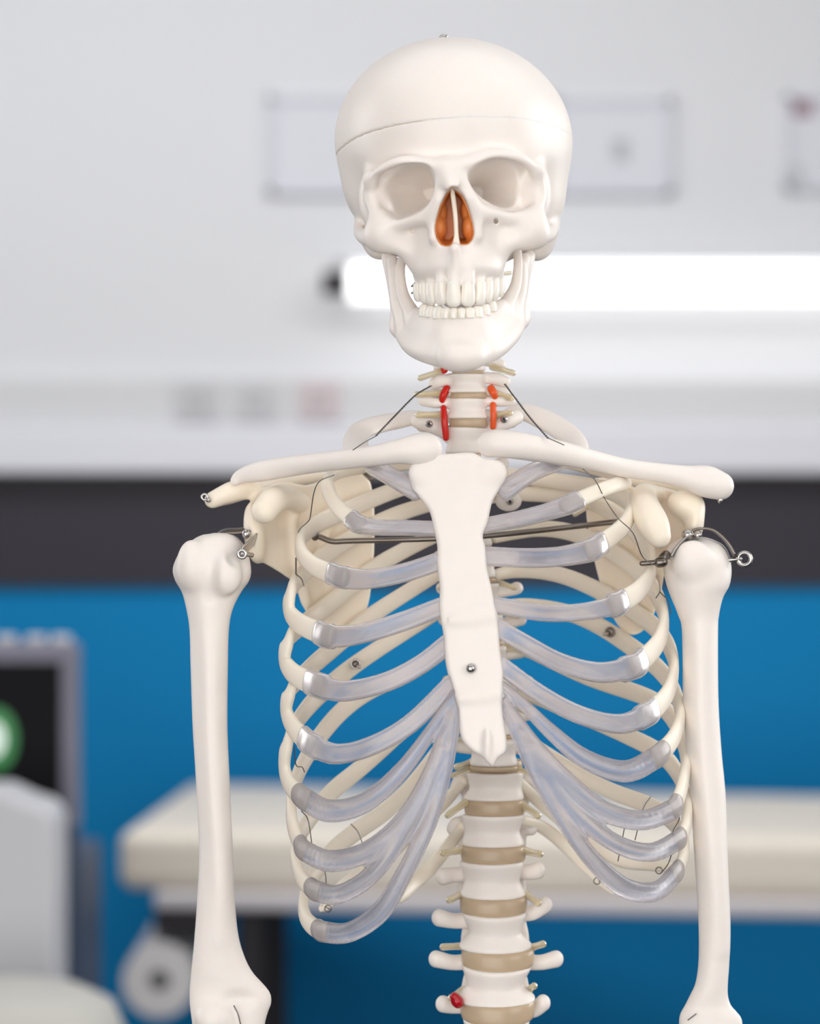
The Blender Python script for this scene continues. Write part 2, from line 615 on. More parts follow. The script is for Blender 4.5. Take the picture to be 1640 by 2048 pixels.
# framed notices
def notice(x0, y0, x1, y1, label, marks):
    d = WD - 0.02
    ax, _, az = BG(x0, y0, d); bx, _, bz = BG(x1, y1, d)
    e = empty('framed_notice', ((ax + bx) / 2, yw, (az + bz) / 2), label, 'notice', 'framed notices on the white wall')
    V, F = box_vf(ax, bx, yw - 0.012, yw, bz, az)
    world_obj('backing', V, F, mat('notice_paper', (216, 217, 222), 0.6), e)
    t = 0.012
    parts = []
    for (a, b, c, dd) in ((ax, bx, az - t, az), (ax, bx, bz, bz + t), (ax, ax + t, bz, az), (bx - t, bx, bz, az)):
        v, f = box_vf(a, b, yw - 0.02, yw - 0.012, c, dd)
        parts.append((np.array(v), f))
    V, F = join_meshes(parts)
    world_obj('frame', V, F, mat('notice_frame', (208, 208, 216), 0.5), e)
    for (mx, my, w, h, col) in marks:
        cx, _, cz = BG(mx, my, d)
        V, F = box_vf(cx - w / 2, cx + w / 2, yw - 0.0135, yw - 0.012, cz - h / 2, cz + h / 2)
        world_obj('printed_mark', V, F, mat('notice_mark', col, 0.6), e)


notice(535, 190, 790, 388, 'pale framed notice on the wall left of the skull', [])
notice(1105, 195, 1345, 388, 'pale framed notice with small grey mark, right of the skull', [(1242, 300, 0.03, 0.045, (178, 178, 184))])
notice(1572, 188, 1760, 380, 'framed notice with a dark red mark at the right edge',
       [(1606, 214, 0.045, 0.035, (150, 118, 128)), (1588, 352, 0.04, 0.04, (186, 186, 190))])

# tube lamp
tx0, _, tz = BG(668, 567, WD - 0.1)
tx1 = 1.35
lamp = empty('tube_lamp', (tx0, yw, tz), 'long glowing white tube lamp with black end cap behind the jaw', 'lamp')
def cyl_x(x0, x1, y, z, r, seg=24, round_end=False):
    V = []; F = []
    xs = [x0, x1]
    for x in xs:
        for i in range(seg):
            a = 2 * math.pi * i / seg
            V.append((x, y + r * math.cos(a), z + r * math.sin(a)))
    for i in range(seg):
        j = (i + 1) % seg
        F.append((i, j, seg + j, seg + i))
    F.append(tuple(range(seg))[::-1]); F.append(tuple(range(seg, 2 * seg)))
    return V, F
V, F = cyl_x(BG(698, 0, WD - 0.1)[0], tx1, yw - 0.1, tz, 0.034)
world_obj('tube', V, F, mat('lamp_tube', (255, 255, 255), 0.5, emit=(255, 255, 255), estr=1.8), lamp, smooth=False)
V, F = cyl_x(BG(645, 0, WD - 0.1)[0], BG(700, 0, WD - 0.1)[0], yw - 0.1, tz, 0.024)
world_obj('end_cap', V, F, M_BLACK, lamp)
V, F = cyl_x(tx1, tx1 + 0.06, yw - 0.1, tz, 0.024)
world_obj('end_cap', V, F, M_BLACK, lamp)
V, F = box_vf(tx0, tx1 + 0.06, yw - 0.15, yw, tz + 0.040, tz + 0.045)
world_obj('reflector', V, F, M_WALL, lamp)
for xx in (tx0 + 0.02, tx1 + 0.02):
    V, F = box_vf(xx, xx + 0.02, yw - 0.1, yw, tz - 0.012, tz + 0.012)
    world_obj('wall_bracket', V, F, M_BLACK, lamp)

# exam bed : slab on a frame
bed = empty('exam_bed', (0.6, 3.3, 0), 'cream padded exam bed on a pale frame behind the rib cage', 'bed')
def slab(corners, z0, z1):
    V = [(x, y, z0) for x, y in corners] + [(x, y, z1) for x, y in corners]
    n = len(corners)
    F = [tuple(range(n))[::-1], tuple(range(n, 2 * n))]
    for i in range(n):
        j = (i + 1) % n
        F.append((i, j, n + j, n + i))
    return V, F
zt = 0.872
def corner(px, py, z):
    dist = (CAM_Z - z) * FPX / (py - 1024)
    return ((px - 820) * dist / FPX, dist - DIST)
A = corner(236, 1662, zt); B = corner(372, 1566, zt)
A2 = (A[0] + 2.3, A[1] - 0.22); B2 = (B[0] + 2.3, B[1] - 0.22 - 0.25)
zm = CAM_Z + (1024 - 1782) / FPX * (A[1] + DIST)
V, F = slab([A, A2, B2, B], zm, zt)
world_obj('mattress', V, F, M_CREAM, bed, bevel=0.025, seg=4)
zf = CAM_Z + (1024 - 1818) / FPX * (A[1] + DIST)
def ins(p, q, t): return (p[0] + (q[0] - p[0]) * t, p[1] + (q[1] - p[1]) * t)
A3 = (A[0] + 0.06, A[1] - 0.012); B3 = (B[0] + 0.06, B[1] - 0.03)
V, F = slab([A3, (A2[0], A2[1] - 0.012), (B2[0], B2[1] - 0.03), B3], zf, zm)
world_obj('bed_frame', V, F, M_FRAME, bed, bevel=0.008)
for (lx, ly) in ((BG(498, 0, 5.0)[0], A[1] + 0.10), (BG(498, 0, 5.7)[0] + 0.05, B[1] - 0.15), (A2[0] - 0.2, A2[1] + 0.12), (B2[0] - 0.2, B2[1] - 0.12)):
    V, F = box_vf(lx - 0.022, lx + 0.022, ly - 0.022, ly + 0.022, 0.0, zf)
    world_obj('leg', V, F, M_BLACK, bed, bevel=0.004)
# lower shelf under the bed
# paper roll under the head end
rx, _, rz = BG(318, 1962, 4.95)
ry = 4.95 - DIST
roll = empty('paper_roll', (rx, ry, rz), 'white roll of bed paper hanging under the left end of the bed', 'paper roll')
def disc_ring(x, y0, y1, z, r, ri, seg=40):
    V = []; F = []
    for yy, rr in ((y0, ri), (y0, r), (y1, r), (y1, ri)):
        for i in range(seg):
            a = 2 * math.pi * i / seg
            V.append((x + rr * math.cos(a), yy, z + rr * math.sin(a)))
    for k in range(4):
        for i in range(seg):
            j = (i + 1) % seg
            k2 = (k + 1) % 4
            F.append((k * seg + i, k * seg + j, k2 * seg + j, k2 * seg + i))
    return V, F
V, F = disc_ring(rx, ry, ry + 0.45, rz, 0.060, 0.017)
world_obj('paper', V, F, M_PAPER, roll, smooth=False)
V, F = disc_ring(rx, ry + 0.01, ry + 0.45, rz, 0.0165, 0.004)
world_obj('core', V, F, mat('roll_core', (84, 88, 84), 0.7), roll)
V, F = box_vf(rx + 0.02, rx + 0.07, ry + 0.46, ry + 0.48, rz - 0.02, zf)
world_obj('hanger', V, F, M_BLACK, bed)
V, F = box_vf(rx - 0.01, rx + 0.11, ry + 0.02, ry + 0.46, zf - 0.045, zf)
world_obj('roll_holder', V, F, M_BLACK, bed, bevel=0.005)
V, F = box_vf(rx - 0.01, rx + 0.01, ry + 0.45, ry + 0.47, rz - 0.01, zf)
world_obj('roll_holder', V, F, M_BLACK, bed)

# monitor on a cart at the left edge
MD = 4.3
mon = empty('monitor', (BG(-60, 0, MD)[0], MD - DIST, 0), 'grey framed monitor with black screen at the left edge', 'monitor')
def screen_slab(x0, y0, x1, y1, dist, ya, yb, name, m, parent, bevel):
    a = BG(x0, y0, dist); b = BG(x1, y1, dist)
    V, F = box_vf(a[0], b[0], dist - DIST + ya, dist - DIST + yb, b[2], a[2])
    return world_obj(name, V, F, m, parent, bevel=bevel)
screen_slab(-300, 1285, 156, 1665, MD, 0.0, 0.05, 'bezel', M_GREYP, mon, 0.012)
scr = screen_slab(-270, 1325, 122, 1618, MD, -0.003, 0.0, 'screen', M_SCREEN, mon, 0.0)
def blob(cx, cy, w, h, dist, name, m, parent, y):
    a = BG(cx, cy, dist); V = []; n = 24
    for yy in (y - 0.002, y):
        for i in range(n):
            t = 2 * math.pi * i / n
            V.append((a[0] + w / 2 * math.cos(t) * dist / FPX, yy, a[2] + h / 2 * math.sin(t) * dist / FPX))
    F = [tuple(range(n)), tuple(range(n, 2 * n))[::-1]] + [(i, n + i, n + (i + 1) % n, (i + 1) % n) for i in range(n)]
    return world_obj(name, V, F, m, parent)
yM = MD - DIST
blob(-6, 1478, 84, 130, MD, 'screen_image', mat('screen_green', (40, 110, 60), 0.4, emit=(60, 150, 80), estr=0.3), mon, yM - 0.003)
blob(-10, 1478, 44, 70, MD, 'screen_image', mat('screen_white', (210, 225, 215), 0.4, emit=(220, 235, 225), estr=0.5), mon, yM - 0.0055)
for kx in (10, 70, 120):
    screen_slab(kx - 20, 1272, kx + 16, 1290, MD, 0.01, 0.04, 'knob', M_WHITEP, mon, 0.004)
screen_slab(-200, 1665, 155, 1720, MD, 0.0, 0.05, 'stand_neck', M_SLATE, mon, 0.005)
# cart column behind
V, F = box_vf(BG(-250, 0, MD)[0], BG(160, 0, MD)[0], yM, yM + 0.3, 0.0, BG(0, 1720, MD)[2])
world_obj('cart_column', V, F, M_SLATE, mon, bevel=0.01)

# white housing in front of the screen
HD = 4.0
hp = [(-230, 2060), (-230, 1650), (-150, 1580), (0, 1582), (50, 1606), (86, 1616), (108, 1640), (110, 1760), (108, 2060)]
hd = empty('equipment_housing', (BG(-60, 0, HD)[0], HD - DIST, 0), 'white rounded equipment housing standing in front of the black screen', 'equipment')
Vh = []
for yy in (HD - DIST, HD - DIST + 0.16):
    for p in hp:
        a = BG(p[0], p[1], HD); Vh.append((a[0], yy, a[2] if p[1] < 2050 else 0.0))
n = len(hp)
Fh = [tuple(range(n))[::-1], tuple(range(n, 2 * n))] + [(i, (i + 1) % n, n + (i + 1) % n, n + i) for i in range(n)]
world_obj('housing', Vh, Fh, M_WHITEP, hd, bevel=0.02, seg=4)

# pale stool at bottom left
SD = 3.6
sx, sy, sz = BG(10, 1992, SD)
st = empty('stool', (sx, SD - DIST + 0.1, 0), 'round cream topped stool cut off at the bottom left corner', 'stool')
def lathe(cx, cy, prof, seg=40):
    V = []; F = []
    for r, z in prof:
        for i in range(seg):
            a = 2 * math.pi * i / seg
            V.append((cx + r * math.cos(a), cy + r * math.sin(a), z))
    for k in range(len(prof) - 1):
        for i in range(seg):
            j = (i + 1) % seg
            F.append((k * seg + i, k * seg + j, (k + 1) * seg + j, (k + 1) * seg + i))
    F.append(tuple(range(seg))[::-1]); F.append(tuple((len(prof) - 1) * seg + i for i in range(seg)))
    return V, F
V, F = lathe(sx - 0.02, SD - DIST + 0.1, [(0.13, sz - 0.10), (0.15, sz - 0.09), (0.155, sz - 0.06), (0.14, sz - 0.025), (0.10, sz - 0.006), (0.02, sz)])
world_obj('seat', V, F, mat('stool_cream', (206, 204, 196), 0.5), st, smooth=True)
V, F = lathe(sx - 0.02, SD - DIST + 0.1, [(0.025, 0.03), (0.025, sz - 0.095)])
world_obj('pole', V, F, M_FRAME, st)
V, F = lathe(sx - 0.02, SD - DIST + 0.1, [(0.22, 0.0), (0.21, 0.02), (0.03, 0.04)])
world_obj('base', V, F, M_FRAME, st)

# ------------------------------------------------------------------ THE SKELETON
SK = bpy.data.objects.new('skeleton_model', None)
C.objects.link(SK)
SK.location = (0.055, 0.03, 0.0)
SK.empty_display_size = 0.05
tag(SK, 'white plastic anatomical skeleton model with skull, rib cage and upper arm bones', 'skeleton')
bpy.context.view_layer.update()
for o in ():
    pass
SKO = tuple(SK.location)


def part(name, V, F, m, parent=SK, label=None):
    """mm-space mesh as a child of the skeleton or, as a sub-part, of one of its parts"""
    V = np.asarray(V, float) * 0.001
    V[:, 2] += CAM_Z
    V = V - np.array(SKO)
    me = bpy.data.meshes.new(name)
    if isinstance(F, np.ndarray):
        n, k = F.shape
        me.vertices.add(len(V)); me.vertices.foreach_set('co', V.ravel())
        me.loops.add(n * k); me.loops.foreach_set('vertex_index', F.ravel().astype(np.int32))
        me.polygons.add(n); me.polygons.foreach_set('loop_start', np.arange(0, n * k, k, dtype=np.int32))
        me.update(calc_edges=True)
    else:
        me.from_pydata([tuple(v) for v in V], [], F)
        me.update()
    me.polygons.foreach_set('use_smooth', [True] * len(me.polygons))
    me.materials.append(m)
    o = bpy.data.objects.new(name, me)
    C.objects.link(o)
    o.parent = parent
    if label: o['label'] = label
    return o


def ptube(name, pts, r, m, parent=SK, n=6, seg=10, label=None):
    P = catmull(pts, n) if len(pts) > 2 else np.array(pts, float)
    rr = r if np.isscalar(r) else np.interp(np.linspace(0, 1, len(P)), np.linspace(0, 1, len(r)), r)
    V, F = sweep(P, np.asarray(rr) * 2, np.asarray(rr) * 2, seg=seg)
    return part(name, V, F, m, parent, label)


def pell(name, c, r, m, parent=SK, seg=14):
    V = []; F = []
    for i in range(seg + 1):
        t = math.pi * i / seg
        for j in range(seg):
            a = 2 * math.pi * j / seg
            V.append((c[0] + r[0] * math.sin(t) * math.cos(a), c[1] + r[1] * math.sin(t) * math.sin(a), c[2] + r[2] * math.cos(t)))
    for i in range(seg):
        for j in range(seg):
            F.append((i * seg + j, i * seg + (j + 1) % seg, (i + 1) * seg + (j + 1) % seg, (i + 1) * seg + j))
    return part(name, V, F, m, parent)


def ring_vf(c, R, r, axis='y', seg=24, s2=8):
    V = []; F = []
    for i in range(seg):
        a = 2 * math.pi * i / seg
        for j in range(s2):
            b = 2 * math.pi * j / s2
            q = R + r * math.cos(b)
            p = (q * math.cos(a), r * math.sin(b), q * math.sin(a))
            if axis == 'x': p = (p[1], p[0], p[2])
            V.append((c[0] + p[0], c[1] + p[1], c[2] + p[2]))
    for i in range(seg):
        for j in range(s2):
            F.append((i * s2 + j, i * s2 + (j + 1) % s2, ((i + 1) % seg) * s2 + (j + 1) % s2, ((i + 1) % seg) * s2 + j))
    return V, F


def pring(name, c, R, r, m, parent=SK, axis='y'):
    V, F = ring_vf(c, R, r, axis)
    return part(name, V, F, m, parent)


# ---- skull
def build_skull():
    f = Field(W(640, 620, -112) * [1, 1, 1], W(1175, 55, 112) * [1, 1, 1], 1.0)
    f = Field((-60, -112, 125), (120, 112, 328), 1.0)
    roll = -4
    f.op(ell(W(907, 285, 18), (80.0, 88, 69.5), roll), 0)
    f.op(ell(W(899, 268, -28), (61, 59, 57), roll), 16)
    f.op(ell(W(912, 400, 18), (71, 58, 40), roll), 18)
    # face core
    f.op(ell(W(908, 425, -42), (44, 38, 38), roll), 8)
    f.op(ell(W(912, 500, -52), (31, 33, 30)), 8)
    f.op(ell(W(918, 540, -50), (28.5, 38, 13)), 8)
    # temporal fossae: hollow beside each orbit
    f.op(ell(W(690, 395, -52), (14, 30, 26), 8), 10, 'sub')
    f.op(ell(W(1130, 375, -52), (12, 26, 22), -8), 10, 'sub')
    # brow ridge and orbital rims
    f.op(chain([W(744, 362, -62), W(765, 342, -74), W(800, 327, -82), W(845, 326, -87), W(893, 340, -87)], [3.5, 4, 4.5, 5.5, 6]), 7)
    f.op(chain([W(893, 340, -87), W(935, 325, -87), W(985, 312, -83), W(1035, 316, -75), W(1072, 340, -62)], [6, 5.5, 4.5, 4, 3.5]), 7)
    f.op(chain([W(740, 355, -62), W(741, 390, -57), W(754, 430, -60), W(768, 455, -64)], [4, 3.6, 4.5, 6]), 5)
    f.op(chain([W(1075, 340, -61), W(1079, 385, -56), W(1073, 425, -60), W(1062, 448, -64)], [4, 3.6, 4.5, 6]), 5)
    f.op(chain([W(766, 440, -62), W(800, 450, -71), W(845, 438, -79), W(872, 410, -85), W(882, 370, -88)], [4.5, 4.5, 5, 5, 5]), 6)
    f.op(chain([W(1066, 432, -62), W(1015, 438, -71), W(965, 425, -79), W(940, 400, -85), W(922, 362, -88)], [4.5, 4.5, 5, 5, 5]), 6)
    # cheek bones
    f.op(ell(W(765, 468, -58), (13, 13, 11), 20), 8)
    f.op(ell(W(1062, 462, -58), (13, 13, 11), -20), 8)
    f.op(chain([W(770, 478, -60), W(805, 492, -62), W(830, 515, -60)], [7, 6.5, 6]), 8)
    f.op(chain([W(1062, 470, -60), W(1020, 482, -62), W(995, 505, -60)], [7, 6.5, 6]), 8)
    # zygomatic arches
    f.op(chain([W(752, 478, -52), W(728, 474, -30), W(719, 466, -6), W(722, 456, 14)], [5, 4, 3.6, 5], scale=(1, 1, 1.3)), 5)
    f.op(chain([W(1072, 470, -52), W(1094, 470, -30), W(1104, 462, -6), W(1102, 450, 14)], [5, 4, 3.6, 5], scale=(1, 1, 1.3)), 5)
    # joint block, mastoids
    f.op(ell(W(760, 478, 18), (12, 14, 14)), 8)
    f.op(ell(W(1072, 478, 18), (13, 14, 15)), 8)
    # skull base
    f.op(ell(W(914, 480, 10), (42, 50, 22)), 10)
    f.op(ell(W(918, 560, 25), (20, 18, 20)), 10)
    f.op(ell(W(754, 395, -43), (12, 15, 22)), 5)
    f.op(ell(W(1066, 388, -43), (12, 15, 22)), 5)
    # nasal bones
    f.op(chain([W(893, 335, -88), W(899, 358, -93), W(905, 382, -99)], [5.5, 4.6, 3.2]), 6)
    f.op(chain([W(880, 400, -88), W(868, 440, -83), W(866, 475, -82)], [3.5, 3.5, 4]), 5)
    f.op(chain([W(935, 398, -88), W(951, 438, -83), W(952, 470, -82)], [3.5, 3.5, 4]), 5)
    f.op(chain([W(910, 497, -90), W(913, 520, -88), W(918, 550, -86)], [3.5, 3, 3]), 6)
    f.op(chain([W(842, 560, -50), W(862, 566, -62), W(888, 570, -76), W(918, 572, -81), W(950, 570, -76), W(976, 562, -62), W(994, 552, -50)], 3.6), 4)
    # tooth roots on the maxilla
    for px, py, d, r in ROOTS_U:
        f.op(chain([W(px - (px - 918) * 0.10, py - 46, d + 2.6), W(px, py - 2, d + 1.2)], [r * 0.8, r], n=1), 2.2)
    # hollow of the upper cheek
    f.op(ell(W(812, 476, -80), (12, 7.5, 8)), 8, 'sub')
    f.op(ell(W(1020, 458, -80), (12, 7.5, 9)), 8, 'sub')
    f.op(ell(W(845, 302, -93), (16, 5.5, 6), 8), 7, 'sub')
    f.op(ell(W(945, 296, -93), (14, 5, 5), 8), 7, 'sub')
    base = f.F.copy()
    # orbits
    f.op(cone_cut([(739, 370), (750, 353), (798, 334), (844, 333), (864, 348), (868, 382), (856, 410), (826, 427), (795, 438), (768, 430), (750, 400)],
                  -72, 0.25, (862, 388), -22), 2.0, 'sub')
    f.op(cone_cut([(936, 362), (948, 338), (985, 321), (1030, 324), (1060, 342), (1067, 368), (1063, 402), (1042, 417), (1005, 416), (963, 396)],
                  -72, 0.25, (952, 384), -22), 2.0, 'sub')
    # nasal opening
    cav = cone_cut([(903, 379), (890, 392), (877, 422), (870, 450), (871, 472), (882, 490), (899, 493), (909, 484), (920, 490), (936, 489), (947, 474), (946, 450), (936, 415), (922, 388)],
                   -80, 0.85, (908, 445), -60)
    f.op(cav, 1.5, 'sub')
    # foramina
    f.op(ell(W(826, 461, -74), (1.7, 9, 2.2)), 0.4, 'sub')
    f.op(ell(W(992, 442, -74), (1.6, 9, 1.8)), 0.4, 'sub')
    f.op(chain([W(842, 375, -50), W(853, 383, -46)], [1.1, 1.3], n=1), 0.5, 'sub')
    f.op(chain([W(975, 376, -50), W(964, 383, -46)], [1.1, 1.3], n=1), 0.5, 'sub')
    # gap below the cheek on both sides
    f.op(ell(W(795, 545, -25), (12, 30, 16)), 5, 'sub')
    f.op(ell(W(1024, 528, -25), (9, 30, 13)), 5, 'sub')
    # cut of the skull cap: plane through these three points
    p1, p2, p3 = W(900, 237, -85), W(678, 300, -5), W(1140, 268, -5)
    nrm = np.cross(p2 - p1, p3 - p1); nrm /= np.linalg.norm(nrm)
    if nrm[2] < 0: nrm = -nrm
    X = f.ax[0][:, None, None]; Y = f.ax[1][None, :, None]; Z = f.ax[2][None, None, :]
    pl = (nrm[0] * (X - p1[0]) + nrm[1] * (Y - p1[1]) + nrm[2] * (Z - p1[2])).astype(np.float32)
    def smax(a, b, k): return -smin(-a, -b, k)
    tt = np.clip((X - 5) / 35.0, 0, 1).astype(np.float32)      # joint closes towards the right
    off = 0.04 - 1.0 * tt; kk = 0.6 - 0.56 * tt
    def smaxk(a_, b_):
        h_ = np.maximum(kk - np.abs(a_ - b_), 0) / kk
        return np.maximum(a_, b_) + h_ * h_ * kk * 0.25
    V, Q = f.mesh(smaxk(f.F, pl + off), relax=1)
    sk = part('skull', V, Q, M_BONE)
    V, Q = f.mesh(smaxk(f.F, -pl + off), relax=1)
    part('skull_cap', V, Q, M_BONE)
    # lining of the nasal cavity (warm light glow painted in as amber), a thin shell just inside the opening
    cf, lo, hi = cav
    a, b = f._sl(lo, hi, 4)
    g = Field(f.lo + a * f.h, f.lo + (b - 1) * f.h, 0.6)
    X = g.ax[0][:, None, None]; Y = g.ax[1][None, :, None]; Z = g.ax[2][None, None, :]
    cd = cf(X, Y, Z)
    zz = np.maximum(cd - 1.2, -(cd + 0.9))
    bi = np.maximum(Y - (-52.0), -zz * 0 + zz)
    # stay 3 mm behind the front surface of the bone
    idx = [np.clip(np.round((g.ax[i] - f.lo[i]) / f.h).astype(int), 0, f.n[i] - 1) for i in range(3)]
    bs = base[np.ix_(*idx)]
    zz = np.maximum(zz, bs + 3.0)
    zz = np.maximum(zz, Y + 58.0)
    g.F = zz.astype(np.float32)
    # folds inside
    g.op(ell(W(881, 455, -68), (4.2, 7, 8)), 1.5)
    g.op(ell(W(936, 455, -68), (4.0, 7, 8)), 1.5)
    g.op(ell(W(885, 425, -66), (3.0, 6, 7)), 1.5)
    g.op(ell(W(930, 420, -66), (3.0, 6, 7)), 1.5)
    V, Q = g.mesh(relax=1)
    part('nasal_glow_lining', V, Q, M_NASAL_GLOW, sk, 'lining inside the nose opening, warm light painted in as amber brown')
    # septum
    h = field_for([ell(W(910, 440, -72), (6, 26, 24))], 0.6)
    h.op(sheet([(901, 384), (909, 384), (915, 430), (917, 470), (920, 496), (904, 496), (908, 470), (906, 430)], -80, -70, 14, rnd=0.8), 0)
    V, Q = h.mesh(relax=1)
    part('nasal_septum', V, Q, M_SCAP, sk)
    # hook on top
    ptube('crown_hook', [W(881, 84, 5), W(881, 74, 5), W(886, 70, 5), W(891, 74, 5), W(891, 84, 5)], 0.8, M_STEEL, sk)
    ptube('crown_pin', [W(893, 86, 3), W(893, 72, 3)], 1.1, M_STEEL, sk)
    return sk


def arch_d(px, cx=918, half=88, front=-88, back=-46):
    return front + (back - front) * min(1, ((px - cx) / half) ** 2)


U_EDGES = [832, 843, 855, 871, 894, 921, 951, 968, 982, 994, 1004]
U_TOP = [570, 568, 567, 567, 567, 567, 566, 563, 560, 557]
U_BOT = [603, 606, 610, 610, 613, 612, 609, 605, 600, 594]
L_EDGES = [843, 856, 869, 886, 901, 915, 930, 946, 962, 976, 989]
L_TOP = [608, 611, 612, 614, 615, 615, 614, 611, 607, 600]
L_BOT = [632, 634, 637, 636, 636, 636, 635, 634, 630, 622]
ROOTS_U = []
for i in range(10):
    px = (U_EDGES[i] + U_EDGES[i + 1]) / 2
    ROOTS_U.append((px, U_TOP[i], arch_d(px), (U_EDGES[i + 1] - U_EDGES[i]) / 3 * 0.42 + 0.6))


def tooth(px0, px1, yt, yb, upper, parent, cx, half, front, back):
    px = (px0 + px1) / 2
    d = arch_d(px, cx, half, front, back)
    c = W(px, (yt + yb) / 2, d)
    w = max(L(px1 - px0), 4.8) * (0.5 if abs(px - cx) < 45 else 0.56)
    hh = L(yb - yt) / 2
    # direction along the arch
    e = 2.0
    a = W(px - e, 0, arch_d(px - e, cx, half, front, back)); b = W(px + e, 0, arch_d(px + e, cx, half, front, back))
    t = (b - a); t[2] = 0; t /= np.linalg.norm(t)
    nn = np.array([t[1], -t[0], 0])
    w = L(px1 - px0) * 0.5 / max(0.42, abs(t[0]))
    w = min(w, 4.6)
    V = []; F = []
    NS, NR = 14, 11
    for i in range(NR):
        v = -1 + 2 * i / (NR - 1)            # -1 root, +1 biting edge
        z = (c[2] - hh * v) if upper else (c[2] + hh * v)
        if v > 0.55:
            k = math.sqrt(max(0.0, 1 - ((v - 0.55) / 0.47) ** 2)) ** 0.6
        else:
            k = 1.0
        sw = k * (0.80 + 0.20 * min(1, (v + 1) / 1.2)) if upper else k * (0.74 + 0.26 * min(1, (v + 1) / 1.3))
        sd = (3.6 - 1.5 * max(0, v)) * (k ** 0.5)
        for j in range(NS):
            a = 2 * math.pi * j / NS
            ca, sa = math.cos(a), math.sin(a)
            ca = math.copysign(abs(ca) ** 0.75, ca); sa = math.copysign(abs(sa) ** 0.75, sa)
            p = c + t * (w * 1.05 * sw * ca) + nn * (sd * sa) + nn * (-0.7 * v * 0)
            V.append((p[0], p[1], z))
    for i in range(NR - 1):
        for j in range(NS):
            j2 = (j + 1) % NS
            F.append((i * NS + j, i * NS + j2, (i + 1) * NS + j2, (i + 1) * NS + j))
    F.append(tuple(range(NS))[::-1]); F.append(tuple((NR - 1) * NS + j for j in range(NS)))
    part('tooth', V, F, M_TOOTH, parent)


skull = build_skull()
for i in range(10):
    tooth(U_EDGES[i], U_EDGES[i + 1], U_TOP[i] - 2, U_BOT[i], True, skull, 918, 88, -88, -46)


def build_mandible():
    f = Field((-28, -104, 85), (92, 30, 185), 0.9)
    k = 8
    f.op(chain([W(806, 655, -6), W(828, 688, -36), W(868, 703, -64), W(922, 708, -78), W(978, 697, -64), W(1016, 668, -36), W(1034, 635, -6)],
               [7.5, 8, 9, 10.5, 9, 8, 7.5]), 0)
    f.op(chain([W(822, 640, -22), W(845, 655, -48), W(880, 664, -70), W(920, 668, -78), W(960, 662, -70), W(992, 645, -48), W(1018, 622, -22)],
               [6, 6.5, 7.5, 8, 7.5, 6.5, 6]), k)
    f.op(chain([W(838, 628, -40), W(856, 637, -56), W(884, 643, -73), W(918, 645, -79), W(952, 642, -73), W(978, 632, -56), W(1000, 612, -40)],
               [4.5, 4.8, 5, 5, 5, 4.8, 4.5]), 5)
    f.op(ell(W(922, 712, -84), (14, 9, 9)), 8)
    f.op(chain([W(852, 626, -44), W(866, 630, -56), W(888, 632, -72), W(916, 632, -77), W(948, 630, -72), W(968, 624, -56), W(986, 612, -44)], 3.2), 4)
    f.op(ell(W(915, 655, -92), (17, 7.5, 7)), 8, 'sub')
    # rami
    f.op(chain([W(803, 650, -4), W(793, 600, -2), W(784, 555, 3), W(776, 515, 8)], [6.5, 4.8, 4.4, 4.6]), k)
    f.op(chain([W(806, 512, -16), W(800, 545, -22), W(806, 590, -26), W(824, 628, -32)], [3, 3.4, 4.2, 5.5]), 5)
    f.op(chain([W(800, 540, -10), W(800, 600, -14), W(812, 640, -20)], [3.2, 3.6, 5]), 6)
    f.op(chain([W(785, 522, -2), W(790, 560, -8), W(800, 610, -14), W(815, 645, -20)], [4, 4.6, 5.5, 6]), 6)
    f.op(chain([W(1047, 518, -2), W(1042, 560, -8), W(1032, 600, -14), W(1022, 632, -20)], [4, 4.4, 5.2, 6]), 6)
    f.op(chain([W(1036, 635, -4), W(1042, 590, -2), W(1050, 550, 3), W(1058, 512, 8)], [6.5, 4.6, 4.0, 4.4]), k)
    f.op(chain([W(1035, 500, -16), W(1036, 535, -22), W(1030, 575, -26), W(1012, 610, -32)], [2.8, 3.2, 4, 5.5]), 5)
    f.op(chain([W(1042, 530, -10), W(1036, 590, -14), W(1020, 630, -20)], [3, 3.4, 5]), 6)
    for i in range(10):
        px = (L_EDGES[i] + L_EDGES[i + 1]) / 2
        dd = arch_d(px, 916, 84, -84, -44)
        f.op(chain([W(px, L_BOT[i] - 4, dd + 2), W(px + (px - 916) * 0.04, L_BOT[i] + 30, dd + 6.5)], [2.3, 1.6], n=1), 2.5)
    V, Q = f.mesh(relax=1)
    m = part('mandible', V, Q, M_BONE)
    for i in range(10):
        tooth(L_EDGES[i], L_EDGES[i + 1], L_TOP[i], L_BOT[i] + 1, False, m, 916, 84, -84, -44)
    ptube('jaw_spring', [W(824, 572, -35), W(832, 566, -38), W(833, 582, -38), W(824, 586, -35)], 0.9, M_STEEL, m)
    ptube('jaw_spring', [W(1003, 548, -35), W(1020, 546, -30)], 1.6, M_NERVE, m)
    return m


mandible = build_mandible()

# ---- spine
VERT = []
def vertebra(rows, extra=(), h=0.9, m=M_BONE, k=4, tilt=0.0):
    f0 = stack(rows, tilt)
    prims = [f0] + [e[0] for e in extra]
    f = field_for(prims, h)
    f.op(f0, 0)
    # soften rims
    for e, kk in extra:
        f.op(e, kk)
    V, Q = f.mesh(relax=2)
    return part('vertebra', V, Q, m)


def body(yt, yb, lt, rt, wl, wr, lb, rb, d, b):
    return [(yt, lt + 2, rt - 2, d, b - .5), (yt + (yb - yt) * 0.10, lt, rt, d, b), (yt + (yb - yt) * 0.45, wl, wr, d, b * 0.86),
            (yt + (yb - yt) * 0.62, wl, wr, d, b * 0.86), (yb - (yb - yt) * 0.10, lb, rb, d, b), (yb, lb + 2, rb - 2, d, b - .5)]


